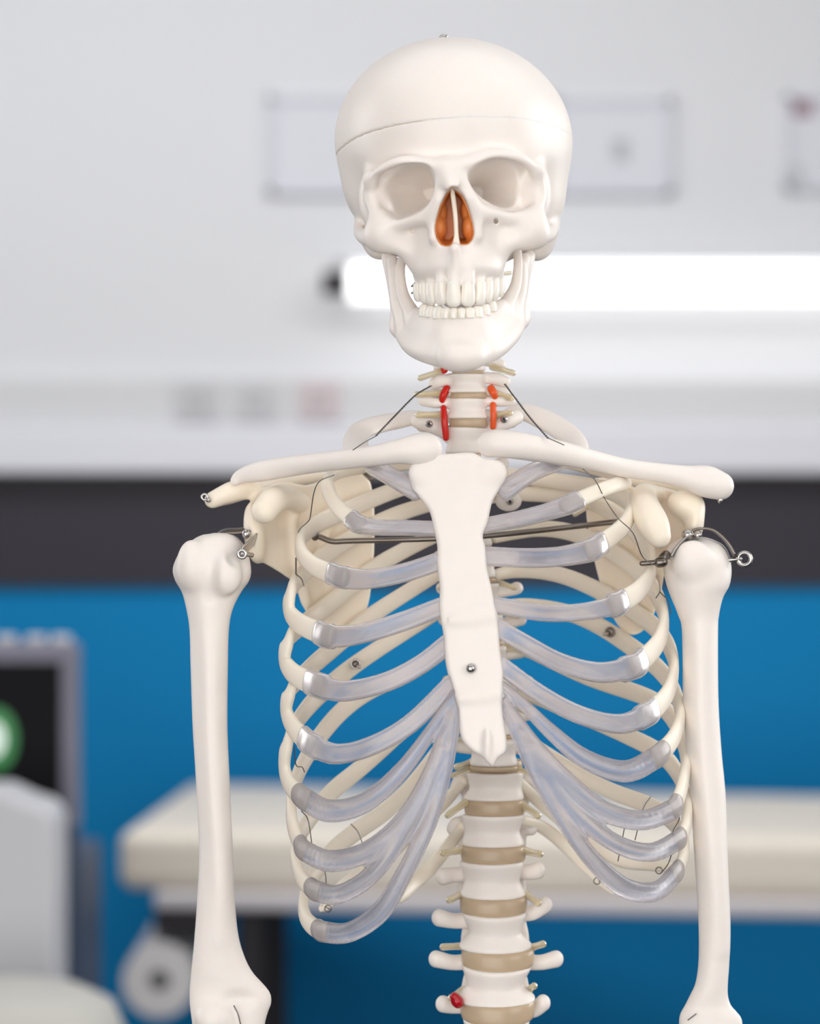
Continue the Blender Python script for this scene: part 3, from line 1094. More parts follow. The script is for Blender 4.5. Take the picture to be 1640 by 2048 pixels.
def disc(yt, yb, l, r, d, b, tilt=0.0):
    V, Q = None, None
    rows = [(yt, l + 3, r - 3, d, b - 1), (yt + (yb - yt) * 0.25, l, r, d, b), (yt + (yb - yt) * 0.75, l, r, d, b), (yb, l + 3, r - 3, d, b - 1)]
    f0 = stack(rows, tilt)
    f = field_for([f0], 0.9)
    f.op(f0, 0)
    V, Q = f.mesh(relax=1)
    return part('spinal_disc', V, Q, M_DISC)


def nerve(p, q, r=2.4, m=M_NERVE):
    p = np.array(p); q = np.array(q)
    mid = (p + q) / 2
    return ptube('nerve_root', [p, mid, q], [r * 1.1, r * 0.95, r], m)


def side_proc(pts, rs, sc=(1, 1, 1)):
    return chain(pts, rs, scale=sc)


# cervical (front to the sternum notch)
DC = 18
vertebra(body(690, 742, 905, 968, 908, 964, 902, 972, DC, 9),
         [(side_proc([W(905, 722, DC + 6), W(878, 735, DC + 8)], [4, 4]), 4), (side_proc([W(968, 718, DC + 6), W(1000, 730, DC + 8)], [4, 4]), 4)])
vertebra(body(748, 786, 899, 970, 904, 967, 896, 974, DC, 10),
         [(side_proc([W(905, 760, DC + 4), W(880, 762, DC + 2), W(868, 768, DC + 4)], [3.5, 4.5, 4]), 4),
          (side_proc([W(965, 756, DC + 4), W(992, 758, DC + 2), W(1010, 764, DC + 4)], [3.5, 4.5, 4]), 4),
          (side_proc([W(890, 790, DC + 16), W(860, 796, DC + 18)], [5, 6]), 4),
          (side_proc([W(975, 785, DC + 16), W(1008, 790, DC + 18)], [5, 6]), 4)])
vertebra(body(797, 838, 897, 972, 899, 970, 892, 976, DC + 2, 10),
         [(side_proc([W(900, 804, DC + 4), W(872, 806, DC + 2), W(848, 800, DC + 6)], [3.5, 3.6, 4.4]), 4),
          (side_proc([W(970, 802, DC + 4), W(1000, 803, DC + 2), W(1020, 800, DC + 6)], [3.5, 3.6, 4.4]), 4),
          (side_proc([W(890, 835, DC + 18), W(862, 846, DC + 16), W(845, 850, DC + 16)], [5, 6, 5]), 4),
          (side_proc([W(975, 832, DC + 18), W(1005, 840, DC + 16), W(1022, 842, DC + 16)], [5, 6, 5]), 4)])
vertebra(body(854, 908, 894, 968, 895, 962, 890, 966, DC + 4, 10),
         [(side_proc([W(897, 868, DC + 8), W(862, 850, DC + 6), W(835, 842, DC + 12)], [4.5, 5.5, 5]), 4),
          (side_proc([W(965, 868, DC + 8), W(1008, 845, DC + 6), W(1032, 835, DC + 12)], [4.5, 5.5, 5]), 4)])
disc(784, 799, 901, 974, DC + 1, 8.6)
disc(836, 856, 899, 974, DC + 2, 8.8)
disc(740, 750, 904, 968, DC, 7)
disc(905, 915, 894, 962, DC + 6, 8.6)
# arteries
ptube('vertebral_artery', [W(888, 740, DC + 2), W(892, 734, DC + 2)], 2.6, M_ART)
ptube('vertebral_artery', [W(893, 778, DC), W(887, 790, DC - 1), W(884, 801, DC)], [2.6, 2.6, 2.2], M_ART)
ptube('vertebral_artery', [W(887, 816, DC - 1), W(889, 845, DC - 3), W(892, 876, DC - 2)], [2.1, 2.3, 2.1], M_ART)
ptube('vertebral_artery', [W(982, 777, DC), W(987, 786, DC - 1), W(990, 794, DC)], [2.6, 2.6, 2.0], M_ARTO)
ptube('vertebral_artery', [W(986, 810, DC - 1), W(987, 832, DC - 2), W(986, 854, DC - 1)], [2.2, 2.2, 2.0], M_ARTO)
for p, q in (((884, 742), (841, 756)), ((880, 787), (833, 789)), ((880, 829), (836, 830)), ((985, 734), (1026, 746)), ((990, 786), (1022, 796)),
             ((992, 830), (1020, 826))):
    nerve(W(p[0], p[1], DC + 3), W(q[0], q[1], DC - 2), 2.2)

# thoracic column, mostly behind the breastbone
n_th = 10
for i in range(n_th):
    y0 = 916 + i * 62.6; y1 = y0 + 52
    cx = 934 + (990 - 934) * (i + 0.5) / n_th
    hw = 34 + 1.6 * i
    d = 30 + 34 * math.sin(math.pi * min(1, (i + 2) / 11.0))
    ex = []
    for s in (-1, 1):
        ex.append((side_proc([W(cx + s * hw * 0.7, y0 + 20, d + 14), W(cx + s * (hw + 22), y0 + 14, d + 24), W(cx + s * (hw + 34), y0 + 10, d + 26)],
                             [4, 4.2, 4.6]), 4))
    vertebra(body(y0, y1, cx - hw, cx + hw, cx - hw + 4, cx + hw - 4, cx - hw, cx + hw, d, 11 + 0.3 * i), ex, h=1.2)
    disc(y1 - 1, y0 + 62.6, cx - hw, cx + hw, d, 11)
    for s in (-1, 1):
        if i >= 1:
            nerve(W(cx + s * (hw + 4), y1 + 8, d + 6), W(cx + s * (hw + 36), y1 + 14 + 6 * (i % 2), d - 2), 1.9)

# lower spine
LS = [  # yt, yb, lt, rt, wl, wr, lb, rb, d, b, processes
    (1543, 1600, 934, 1047, 938, 1044, 927, 1048, 48, 15, ()),
    (1628, 1691, 924, 1049, 928, 1040, 923, 1048, 44, 15.5, ()),
    (1721, 1792, 919, 1047, 927, 1041, 919, 1052, 40, 16, (((905, 1750), (886, 1753)), ((1058, 1744), (1076, 1741)))),
    (1823, 1896, 926, 1052, 936, 1044, 918, 1064, 36, 17, (((908, 1842), (878, 1836)), ((1064, 1826), (1090, 1810)))),
    (1928, 2000, 925, 1062, 932, 1049, 914, 1070, 33, 18, (((905, 1925), (872, 1918)), ((1080, 1925), (1112, 1918)))),
    (2032, 2105, 926, 1060, 934, 1052, 914, 1070, 31, 18.5, (((905, 2012), (886, 2008)), ((1068, 2020), (1086, 2006)))),
]
for (yt, yb, lt, rt, wl, wr, lb, rb, d, b, pr) in LS:
    ex = []
    for s, (pa, pb) in zip((-1, 1), pr):
        cxx = wl + 8 if s < 0 else wr - 8
        ex.append((side_proc([W(cxx, pa[1] - 2, d + 14), W(pa[0], pa[1], d + 12), W(pb[0], pb[1], d + 10)], [5, 4.6, 5.2], (1, 1, 1.15)), 5))
    cx = (wl + wr) / 2
    for s in (-1, 1):   # joint processes at the back, seen beside the waist
        ex.append((side_proc([W(cx + s * 45, yt + 10, d + 20), W(cx + s * 56, (yt + yb) / 2 + 10, d + 22), W(cx + s * 54, yb, d + 22)], [5, 4, 5]), 5))
        if not pr:
            ex.append((side_proc([W(cx + s * 50, yt + 20, d + 16), W(cx + s * 70, yt + 18, d + 18), W(cx + s * 78, yt + 30, d + 20)], [4, 4.5, 4.5]), 4))
    vertebra(body(yt, yb, lt, rt, wl, wr, lb, rb, d, b), ex, tilt=0.02 + max(0, (yt - 1600) / 450 * 0.26))
disc(1518, 1544, 934, 1045, 50, 14.5)
disc(1599, 1629, 929, 1050, 46, 15.6, 0.020)
disc(1690, 1722, 922, 1051, 42, 16.2, 0.072)
disc(1791, 1824, 920, 1054, 38, 16.8, 0.130)
disc(1893, 1930, 923, 1068, 35, 18.2, 0.189)
disc(1994, 2034, 921, 1069, 32, 18.8, 0.248)
disc(2104, 2140, 921, 1066, 30, 18.8, 0.311)
for p, q in (((930, 1606), (896, 1630)), ((1048, 1612), (1076, 1631)), ((924, 1700), (886, 1706)), ((1050, 1702), (1080, 1708)),
             ((922, 1788), (899, 1800)), ((1052, 1788), (1076, 1806)), ((926, 1892), (886, 1894)), ((1060, 1896), (1086, 1888)),
             ((938, 1527), (914, 1534)), ((926, 1980), (902, 1996)), ((1060, 1978), (1068, 1972))):
    nerve(W(p[0], p[1], 40), W(q[0], q[1], 30), 2.5)
# herniated red piece on the lowest disc
f = field_for([ell(W(913, 2000, 22), (6, 8, 7))], 0.7)
f.op(ell(W(914, 2002, 22), (4.2, 6, 5.2), 30), 0)
f.op(ell(W(908, 1992, 20), (2.6, 4, 2.6)), 2)
V, Q = f.mesh()
part('disc_bulge', V, Q, mat('red_bulge', (176, 16, 32), 0.2), label='dark red bulge on the left of the lowest disc')

# ---- ribs
XC = 967


def front_d(py):
    return -56 - (min(max(py, 930), 1560) - 930) / 630 * 34


def cage_d(px, py, ext, side):
    u = min(1.0, abs(px - XC) / abs(ext - XC))
    if side == 'b':
        return 5 + 80 * (1 - u ** 2.2) ** 0.5
    return 3 + (front_d(py) - 3) * (1 - u ** 2.5) ** 0.5


def cage_normal(P, ext_mm):
    c = np.array([50.0, 2.0])
    n = np.zeros_like(P)
    n[:, 0] = (P[:, 0] - c[0]) / 135.0 ** 2
    n[:, 1] = (P[:, 1] - c[1]) / 82.0 ** 2
    n /= np.linalg.norm(n, axis=1)[:, None]
    return n


RIBS = {
 'L2': ([(905, 925), (830, 925), (750, 930), (690, 938)], [(653, 958), (659, 990), (680, 1020), (720, 1050)], 651),
 'L3': ([(905, 955), (860, 960), (788, 980), (694, 1020), (640, 1045)], [(606, 1068), (598, 1100), (628, 1135), (688, 1155)], 597),
 'L4': ([(905, 1000), (860, 1008), (800, 1026), (748, 1050), (660, 1100), (610, 1145)], [(585, 1172), (575, 1222), (605, 1252), (660, 1273)], 573),
 'L5': ([(908, 1055), (870, 1070), (800, 1105), (750, 1134), (680, 1190), (620, 1240)], [(582, 1268), (566, 1318), (590, 1352), (638, 1371)], 564),
 'L6': ([(910, 1125), (870, 1150), (806, 1190), (736, 1235), (680, 1285), (624, 1332)], [(585, 1372), (570, 1415), (586, 1457), (622, 1488)], 568),
 'L7': ([(914, 1195), (880, 1220), (800, 1270), (715, 1325), (660, 1370), (610, 1420)], [(578, 1472), (567, 1530), (580, 1574), (614, 1601)], 565),
 'L8': ([(918, 1270), (890, 1300), (820, 1345), (740, 1380), (678, 1425), (620, 1500)], [(585, 1575), (582, 1633), (592, 1675), (610, 1702)], 580),
 'L9': ([(922, 1350), (880, 1395), (800, 1465), (722, 1537), (659, 1585), (618, 1640)], [(590, 1690), (592, 1730), (608, 1765), (636, 1783)], 588),
 'L10': ([(926, 1440), (890, 1485), (830, 1565), (771, 1625), (700, 1670), (645, 1722)], [(610, 1785), (606, 1825), (622, 1852), (650, 1864)], 604),
 'R2': ([(985, 900), (1050, 905), (1130, 920), (1210, 940)], [(1256, 960), (1230, 970), (1190, 985), (1130, 1012)], 1260),
 'R3': ([(985, 945), (1062, 956), (1172, 971), (1230, 984)], [(1262, 1008), (1258, 1035), (1236, 1065), (1180, 1101)], 1265),
 'R4': ([(988, 985), (1050, 988), (1120, 990), (1184, 1003), (1232, 1028), (1280, 1070)], [(1305, 1118), (1298, 1155), (1272, 1188), (1228, 1211)], 1308),
 'R5': ([(990, 1075), (1030, 1064), (1089, 1056), (1165, 1070), (1240, 1112), (1295, 1160)], [(1325, 1215), (1328, 1260), (1308, 1300), (1268, 1333)], 1331),
 'R6': ([(992, 1150), (1040, 1140), (1120, 1148), (1202, 1183), (1270, 1225), (1320, 1262)], [(1348, 1315), (1345, 1365), (1326, 1403), (1294, 1429)], 1351),
 'R7': ([(995, 1215), (1040, 1210), (1120, 1220), (1194, 1248), (1270, 1299), (1332, 1350)], [(1360, 1410), (1358, 1450), (1342, 1487), (1310, 1516)], 1363),
 'R8': ([(998, 1290), (1060, 1300), (1130, 1335), (1195, 1362), (1264, 1383), (1316, 1405), (1352, 1445)], [(1372, 1510), (1369, 1550), (1360, 1592), (1345, 1619)], 1375),
 'R9': ([(1000, 1370), (1060, 1390), (1150, 1425), (1265, 1476), (1320, 1505), (1352, 1540)], [(1374, 1590), (1374, 1640), (1368, 1665), (1355, 1681)], 1378),
 'R10': ([(1003, 1450), (1080, 1500), (1204, 1577), (1290, 1605), (1338, 1635)], [(1366, 1670), (1369, 1700), (1363, 1728), (1350, 1748)], 1371),
}
def relax_line(P, it):
    P = P.copy()
    for _ in range(it):
        P[1:-1] = 0.5 * P[1:-1] + 0.25 * (P[:-2] + P[2:])
    return P


RP = {}
for key, (bk, fr, ext) in RIBS.items():
    num = int(key[1:])
    pts = []
    for i, (px, py) in enumerate(bk):
        d = cage_d(px, py, ext, 'b')
        if i == 0: d = 66
        pts.append(W(px, py, d))
    for i, (px, py) in enumerate(fr):
        if abs(px - ext) < 12 and i < 2:
            d = (8, -14)[i] if i < 2 else -20
        else:
            d = cage_d(px, py, ext, 'f')
        pts.append(W(px, py, d))
    P = catmull(pts, 7)
    P = relax_line(P, 14)
    n = cage_normal(P, None)
    if num == 2:
        n = n + np.array([0, 0, 0.7])
    s = np.linspace(0, 1, len(P))
    wmax = {2: 12, 3: 14.5, 4: 16, 5: 16.5, 6: 16, 7: 15.5, 8: 14.5, 9: 14, 10: 14}[num]
    wid = np.interp(s, [0, 0.12, 0.4, 0.75, 1.0], [8, 10.5, 12.5, wmax * 0.84, wmax * 0.95])
    thk = np.interp(s, [0, 0.12, 0.4, 0.8, 1.0], [7, 7.2, 7.2, 6.8, 5.2])
    RP[key] = (P, wmax)
    V, F = sweep(P, wid, thk, n, seg=16, sq=2.4)
    part('rib', V, F, M_RIB)

# first ribs: short broad arcs above and behind the collar bones
for pts, w, lab in (([W(905, 880, 50), W(850, 838, 55), W(790, 842, 52), W(725, 860, 30), W(712, 895, -5), W(745, 925, -35)], [9, 11, 14, 17, 17, 13], None),
                    ([W(965, 880, 50), W(1030, 826, 55), W(1085, 838, 48), W(1138, 872, 28), W(1150, 905, 0), W(1108, 930, -35)], [9, 13, 17, 18, 17, 13], None)):
    P = catmull(pts, 8)
    s = np.linspace(0, 1, len(P))
    n = np.tile(np.array([0, -0.35, 1.0]), (len(P), 1))
    wid = np.interp(s, np.linspace(0, 1, len(w)), w)
    n2 = np.tile(np.array([0, -0.75, 0.6]), (len(P), 1)) * np.linspace(1, 1, len(P))[:, None]
    V, F = sweep(P, wid, 6.0, n2, seg=16, sq=2.3)
    part('rib', V, F, M_BONE)

# floating ribs
for pts in (
    [(926, 1560), (895, 1598), (830, 1660), (763, 1721), (695, 1768), (655, 1806), (643, 1818)],
    [(926, 1652), (900, 1688), (862, 1735), (828, 1768), (800, 1800)],
    [(1040, 1565), (1075, 1600), (1160, 1668), (1238, 1716), (1300, 1728), (1347, 1735)],
    [(1045, 1640), (1085, 1655), (1130, 1690), (1180, 1740), (1226, 1784)],
):
    n_ = len(pts)
    L3 = []
    for i, (px, py) in enumerate(pts):
        t = i / (n_ - 1)
        L3.append(W(px, py, 52 + 32 * math.sin(math.pi * t * 0.8) - 26 * t * t))
    P = catmull(L3, 8)
    s = np.linspace(0, 1, len(P))
    long_ = len(pts) > 5
    wid = np.interp(s, [0, .2, .6, .92, 1], [7, 9, 12 if long_ else 10, 8, 4.5])
    V, F = sweep(P, wid, np.interp(s, [0, .8, 1], [6, 5.5, 4]), cage_normal(P, None), seg=14, sq=2.3)
    part('rib', V, F, M_RIB)

# ---- costal cartilages
CART = {
 'L2': ([(714, 1050), (760, 1055), (820, 1056), (880, 1058)], 39, 651),
 'L3': ([(682, 1154), (740, 1158), (810, 1145), (886, 1120)], 47, 597),
 'L4': ([(652, 1272), (720, 1268), (800, 1245), (888, 1212)], 48, 573),
 'L5': ([(630, 1370), (690, 1382), (770, 1365), (840, 1330), (898, 1285)], 47, 560),
 'L6': ([(614, 1486), (670, 1508), (740, 1493), (820, 1448), (906, 1365)], 46, 564),
 'R2': ([(1136, 1010), (1090, 1025), (1030, 1040), (968, 1052)], 42, 1260),
 'R3': ([(1186, 1098), (1120, 1113), (1050, 1116), (970, 1112)], 48, 1265),
 'R4': ([(1234, 1208), (1170, 1223), (1090, 1226), (990, 1210)], 42, 1308),
 'R5': ([(1274, 1331), (1200, 1345), (1120, 1325), (1050, 1288), (990, 1252)], 46, 1331),
 'R6': ([(1300, 1427), (1240, 1448), (1160, 1430), (1080, 1388), (998, 1328)], 44, 1351),
}
for key, (pp, wpx, ext) in CART.items():
    RPk, wm = RP[key]
    pts = [RPk[-4], RPk[-1]] + [W(px, py, cage_d(px, py, RIBS[key][2], 'f')) for px, py in pp[1:]]
    P = catmull(pts, 8)
    s = np.linspace(0, 1, len(P))
    w = np.maximum(L(wpx) * np.interp(s, [0, .25, 0.5, 1], [1.0, 0.96, 0.82, 0.78]), np.where(s < 0.3, wm + 0.8, 0))
    nn_ = cage_normal(P, None)
    if key[1:] == '2': nn_ = nn_ + np.array([0, 0, 0.7])
    V, F = sweep(P, w, 7.4, nn_, seg=32, sq=2.6, groove=np.interp(s, [0, .18, .35, 1], [0, 0, .3, .3]))
    part('costal_cartilage', V, F, M_CART)
# short cartilages of the first ribs
for pts in ([W(742, 930, -38), W(790, 958, -50), W(838, 985, -57)], [W(1112, 926, -38), W(1058, 948, -50), W(1005, 985, -57)]):
    P = catmull(pts, 8)
    V, F = sweep(P, np.linspace(12, 14, len(P)), 7, np.tile(np.array([0, -0.9, 0.5]), (len(P), 1)), seg=20, sq=2.4)
    part('costal_cartilage', V, F, M_CART)

def L_inv(mm): return mm * FPX / (DIST * 1000)
MARG = {
 'L': [([(604, 1599), (660, 1622), (730, 1605), (800, 1545), (860, 1465), (910, 1385)], [23, 23, 20, 17, 13, 10], 560),
       ([(598, 1699), (660, 1722), (730, 1705), (800, 1648), (852, 1565), (885, 1480), (914, 1400)], [20, 22, 20, 18, 16, 13, 10], 580),
       ([(622, 1782), (680, 1788), (745, 1748), (805, 1668), (850, 1590), (885, 1500)], [17, 19, 18, 17, 16, 12], 585),
       ([(638, 1865), (700, 1864), (762, 1822), (812, 1740), (860, 1640), (893, 1530), (914, 1420)], [20, 20, 20, 17, 16, 14, 11], 600)],
 'R': [([(1322, 1516), (1250, 1543), (1170, 1518), (1100, 1462), (1050, 1412), (1005, 1372)], [23, 22, 19, 15, 12, 10], 1363),
       ([(1356, 1619), (1280, 1641), (1200, 1618), (1130, 1560), (1070, 1490), (1010, 1405)], [19, 20, 20, 19, 14, 10], 1375),
       ([(1368, 1680), (1300, 1705), (1230, 1686), (1150, 1625), (1090, 1545), (1040, 1470)], [19, 19, 18, 17, 15, 12], 1378),
       ([(1362, 1750), (1310, 1783), (1250, 1776), (1190, 1725), (1130, 1645), (1070, 1545), (1014, 1425)], [18, 20, 20, 18, 16, 14, 11], 1371)],
}
def flat_chain(P, R, thick):
    """ribbon-like tube: round seen from the front, flattened along the cage normal"""
    Q = catmull([np.append(p, r) for p, r in zip(P, R)], 6)
    P2, R2 = Q[:, :3], Q[:, 3]
    def f(X, Y, Z):
        d = None
        for i in range(len(P2) - 1):
            a = P2[i]; ab = P2[i + 1] - a
            nn = cage_normal(np.array([a]), None)[0]
            l2 = ab @ ab + 1e-9
            x, y, z = X - np.float32(a[0]), Y - np.float32(a[1]), Z - np.float32(a[2])
            h = np.clip((x * ab[0] + y * ab[1] + z * ab[2]) / l2, 0, 1)
            r = R2[i] + h * (R2[i + 1] - R2[i])
            x = x - h * ab[0]; y = y - h * ab[1]; z = z - h * ab[2]
            dn = x * nn[0] + y * nn[1] + z * nn[2]
            q2 = np.maximum(x * x + y * y + z * z - dn * dn, 0)
            k = np.sqrt(q2 / r ** 2 + (dn / thick) ** 2)
            q = (k - 1) * thick
            d = q if d is None else np.minimum(d, q)
        return d.astype(np.float32)
    rm = R2.max()
    return f, P2.min(0) - rm, P2.max(0) + rm
for side, lst in MARG.items():
    prims = []
    for qi, (pp, rr, ext) in enumerate(lst):
        key = side + str(7 + qi)
        RPk, wm = RP[key]
        pts = [RPk[-4], RPk[-1]] + [W(px, py, cage_d(px, py, RIBS[key][2], 'f')) for px, py in pp[1:]]
        rr = [L_inv(wm / 2 + 0.3)] * 2 + list(rr[1:])
        prims.append(flat_chain(pts, [L(r) for r in rr], 3.8))
    f = field_for(prims, 1.0)
    for pr in prims: f.op(pr, 2.5)
    V, Q = f.mesh(relax=2)
    part('costal_margin', V, Q, M_CART, label='clear plastic cartilage margin joining the lower ribs')

# ---- breastbone
def st_d(X, Z):
    z0 = W(0, 930, -58)[2]; z1 = W(0, 1525, -90)[2]
    t = np.clip((z0 - Z) / (z0 - z1), 0, 1)
    cx = 36 + 20 * t
    return (-58 - 34 * t + 5 * t * t) + 0.004 * (X - cx) ** 2
poly = [(822, 934), (838, 915), (872, 908), (905, 906), (945, 904), (970, 916), (1008, 925), (1014, 945), (1002, 975), (985, 1005), (976, 1045), (966, 1072), (971, 1095),
        (975, 1140), (983, 1175), (990, 1215), (996, 1250), (1000, 1300), (1006, 1345), (1003, 1385), (1005, 1430), (1012, 1475), (1010, 1500), (995, 1512), (983, 1530),
        (968, 1512), (945, 1500), (922, 1475), (915, 1430), (908, 1385), (895, 1345), (889, 1310), (886, 1265), (878, 1215), (880, 1180), (874, 1130), (875, 1095),
        (868, 1060), (860, 1025), (842, 1000), (822, 975)]
s0 = sheet(poly, -72, st_d, 5.0, n=3, rnd=3.0)
f = Field((-4, -112, -172), (70, -40, 42), 0.9)
f.op(s0, 0, m=8)
for yy, w in ((1236, 32), (1392, 30)):
    c = W(928 + (yy - 1075) * 0.09, yy, -60)
    dd = float(st_d(c[0], c[2]))
    f.op(ell(W(928 + (yy - 1075) * 0.09, yy, dd - 3.6), (11, 1.5, 2.6), 6), 6)
for px, py in ((845, 945), (985, 945)):
    c = W(px, py, -60); dd = float(st_d(c[0], c[2]))
    f.op(ell(W(px, py, dd - 4), (9, 3.5, 8)), 4)
f.op(ell(W(975, 1490, -91), (2.5, 3, 10)), 4)
V, Q = f.mesh(relax=1)
stn = part('sternum', V, Q, M_BONE)
c = W(942, 1337, float(st_d(W(942, 1337, -85)[0], W(942, 1337, -85)[2])) - 6.5)
pell('screw', c, (3.2, 2.6, 3.2), M_STEEL, stn)

# ---- collar bones
for rows, flat in (([(852, 898, -56, 10.5), (835, 899, -58, 10.5), (800, 903, -58, 8.2), (745, 912, -52, 6.9), (680, 920, -38, 6.6), (620, 927, -20, 6.7), (560, 936, -4, 7.0), (515, 944, 4, 6.8), (482, 953, 8, 4.8), (470, 962, 8, 3.4)], 1),
                   ([(980, 888, -56, 8.8), (1000, 887, -58, 9.2), (1050, 893, -58, 8.8), (1110, 904, -50, 8.2), (1180, 920, -34, 7.0), (1250, 936, -16, 6.4), (1320, 946, -4, 6.6), (1375, 955, 2, 8.0), (1412, 963, 2, 10.6), (1440, 972, 2, 9.4)], 1)):
    f0 = chain([W(a, b, c_) for a, b, c_, r in rows], [r for *_, r in rows], n=6, scale=(1, 0.92, 1))
    f = field_for([f0], 1.0)
    f.op(f0, 0)
    V, Q = f.mesh(relax=2)
    part('clavicle', V, Q, M_BONE)

# ---- shoulder blades
def scapL():
    xs = [W(500, 1050, 10)[0], W(560, 1050, 38)[0], W(650, 1050, 68)[0], W(752, 1050, 82)[0]]
    def yc(X, Z): return np.interp(X, xs, [14, 38, 68, 82]).astype(np.float32)
    def th(X, Z): return np.interp(X, xs, [7, 3.6, 2.2, 2.2]).astype(np.float32)
    poly = [(497, 1020, 12), (520, 985, 20), (560, 962, 38), (610, 970, 55), (650, 958, 66), (695, 942, 75), (735, 955, 82), (747, 1000, 82), (749, 1080, 82), (744, 1160, 82), (735, 1215, 82),
            (715, 1255, 78), (680, 1275, 72), (640, 1262, 64), (612, 1225, 56), (590, 1170, 46), (555, 1142, 36), (520, 1120, 20), (500, 1090, 12)]
    f = Field((-150, -40, -92), (-14, 98, 40), 1.0)
    f.op(sheet(poly, 40, yc, th, n=3, rnd=1.8), 0, m=8)
    f.op(ell(W(508, 1062, 12), (6, 13, 17), 8), 6)
    f.op(ell(W(512, 1090, 14), (5, 12, 12), 8), 6)
    f.op(chain([W(600, 1005, 40), W(568, 995, 18), W(545, 1002, -4), W(528, 1022, -14)], [7, 8.5, 9, 8.5]), 5)
    # ridges
    f.op(chain([W(590, 1010, 46), W(588, 1060, 42), W(600, 1140, 46), W(612, 1200, 54)], [3, 3, 3, 2.5]), 5)
    f.op(chain([W(690, 955, 78), W(660, 1050, 66), W(640, 1130, 60)], [2.5, 2, 2]), 5)
    # spine of the blade running into the acromion
    f.op(chain([W(730, 960, 88), W(640, 955, 86), W(560, 965, 72), W(500, 978, 50), W(455, 990, 26), W(425, 1000, 14)], [3, 4, 5, 6, 6.5, 4.5]), 5)
    f.op(chain([W(500, 975, 22), W(460, 985, 14), W(425, 1000, 10)], [7, 7, 4.2]), 6)
    f.op(chain([W(560, 1060, 22), W(640, 1045, 54)], [3, 2], n=1), 4, 'sub')
    V, Q = f.mesh(relax=2)
    return part('scapula', V, Q, M_SCAP)
def scapR():
    xs = [W(1180, 1050, 82)[0], W(1270, 1050, 66)[0], W(1340, 1050, 38)[0], W(1395, 1050, 12)[0]]
    def yc(X, Z): return np.interp(X, xs, [82, 66, 38, 14]).astype(np.float32)
    def th(X, Z): return np.interp(X, xs, [2.2, 2.2, 3.6, 7]).astype(np.float32)
    poly = [(1178, 975, 82), (1225, 955, 76), (1270, 975, 66), (1320, 975, 48), (1360, 985, 30), (1392, 1010, 12), (1400, 1050, 12), (1385, 1090, 16), (1350, 1110, 36),
            (1330, 1140, 46), (1318, 1190, 56), (1300, 1240, 62), (1275, 1268, 68), (1245, 1262, 74), (1215, 1215, 80), (1195, 1150, 82), (1180, 1080, 82), (1172, 1020, 82)]
    f = Field((110, -40, -92), (218, 98, 42), 1.0)
    f.op(sheet(poly, 40, yc, th, n=3, rnd=1.8), 0, m=8)
    f.op(ell(W(1388, 1042, 12), (6, 13, 15), -8), 6)
    f.op(ell(W(1370, 1010, 14), (12, 12, 10), -8), 6)
    f.op(chain([W(1310, 990, 40), W(1288, 992, 16), W(1290, 1015, -6), W(1306, 1048, -20), W(1318, 1072, -24)], [6.5, 8.5, 10, 10.5, 8]), 4)
    f.op(chain([W(1300, 1010, 46), W(1305, 1100, 46), W(1290, 1200, 58)], [3, 3, 2.5]), 5)
    f.op(chain([W(1190, 965, 88), W(1260, 962, 84), W(1330, 968, 68), W(1385, 972, 46), W(1425, 975, 22), W(1440, 982, 10)], [3, 4, 5.5, 6.5, 7, 6]), 5)
    V, Q = f.mesh(relax=2)
    return part('scapula', V, Q, M_SCAP)
scl = scapL(); scr_ = scapR()

# ---- upper arm bones
def humL():
    rows = [(1066, 424, 456, 6, 6), (1070, 404, 468, 6, 11), (1080, 385, 480, 6, 16), (1100, 362, 494, 6, 21), (1135, 346, 502, 4, 23), (1160, 350, 499, 3, 22), (1185, 364, 482, 2, 18),
            (1220, 373, 465, 0, 14), (1260, 379, 458, 0, 12.5), (1330, 381, 456, 0, 11.5), (1450, 385, 455, 0, 11), (1550, 391, 459, 0, 11), (1700, 398, 466, 0, 10.5),
            (1800, 394, 470, 0, 10), (1870, 389, 477, 0, 9.5), (1915, 385, 490, 0, 9), (1945, 382, 506, 0, 8.5), (1965, 380, 524, 0, 8), (1985, 379, 540, 0, 8), (2005, 379, 543, 0, 8.5),
            (2025, 381, 536, 0, 9), (2048, 384, 530, 0, 10), (2090, 386, 525, 0, 11), (2110, 395, 515, 0, 9)]
    f = Field((-160, -34, -366), (-88, 34, -8), 1.1)
    f.op(stack(rows), 0, m=6)
    f.op(ell(W(384, 1128, -10), (10, 11, 16)), 6)
    f.op(ell(W(452, 1150, -16), (10, 8, 13)), 6)
    f.op(chain([W(424, 1105, -23), W(420, 1150, -22), W(420, 1200, -17)], [2.6, 3, 2]), 6, 'sub')
    f.op(ell(W(470, 1112, -20), (5, 5, 6)), 4, 'sub')
    f.op(chain([W(420, 1200, -6), W(420, 1320, -10), W(424, 1500, -9.5), W(440, 1750, -8.5), W(440, 1880, -4)], [1, 2.2, 2.2, 2.2, 1]), 9)
    f.op(ell(W(480, 2000, -10), (9, 4, 4)), 6, 'sub')
    f.op(ell(W(425, 2040, -9), (10, 6, 9)), 6)
    V, Q = f.mesh(relax=2)
    return part('humerus', V, Q, M_BONE)
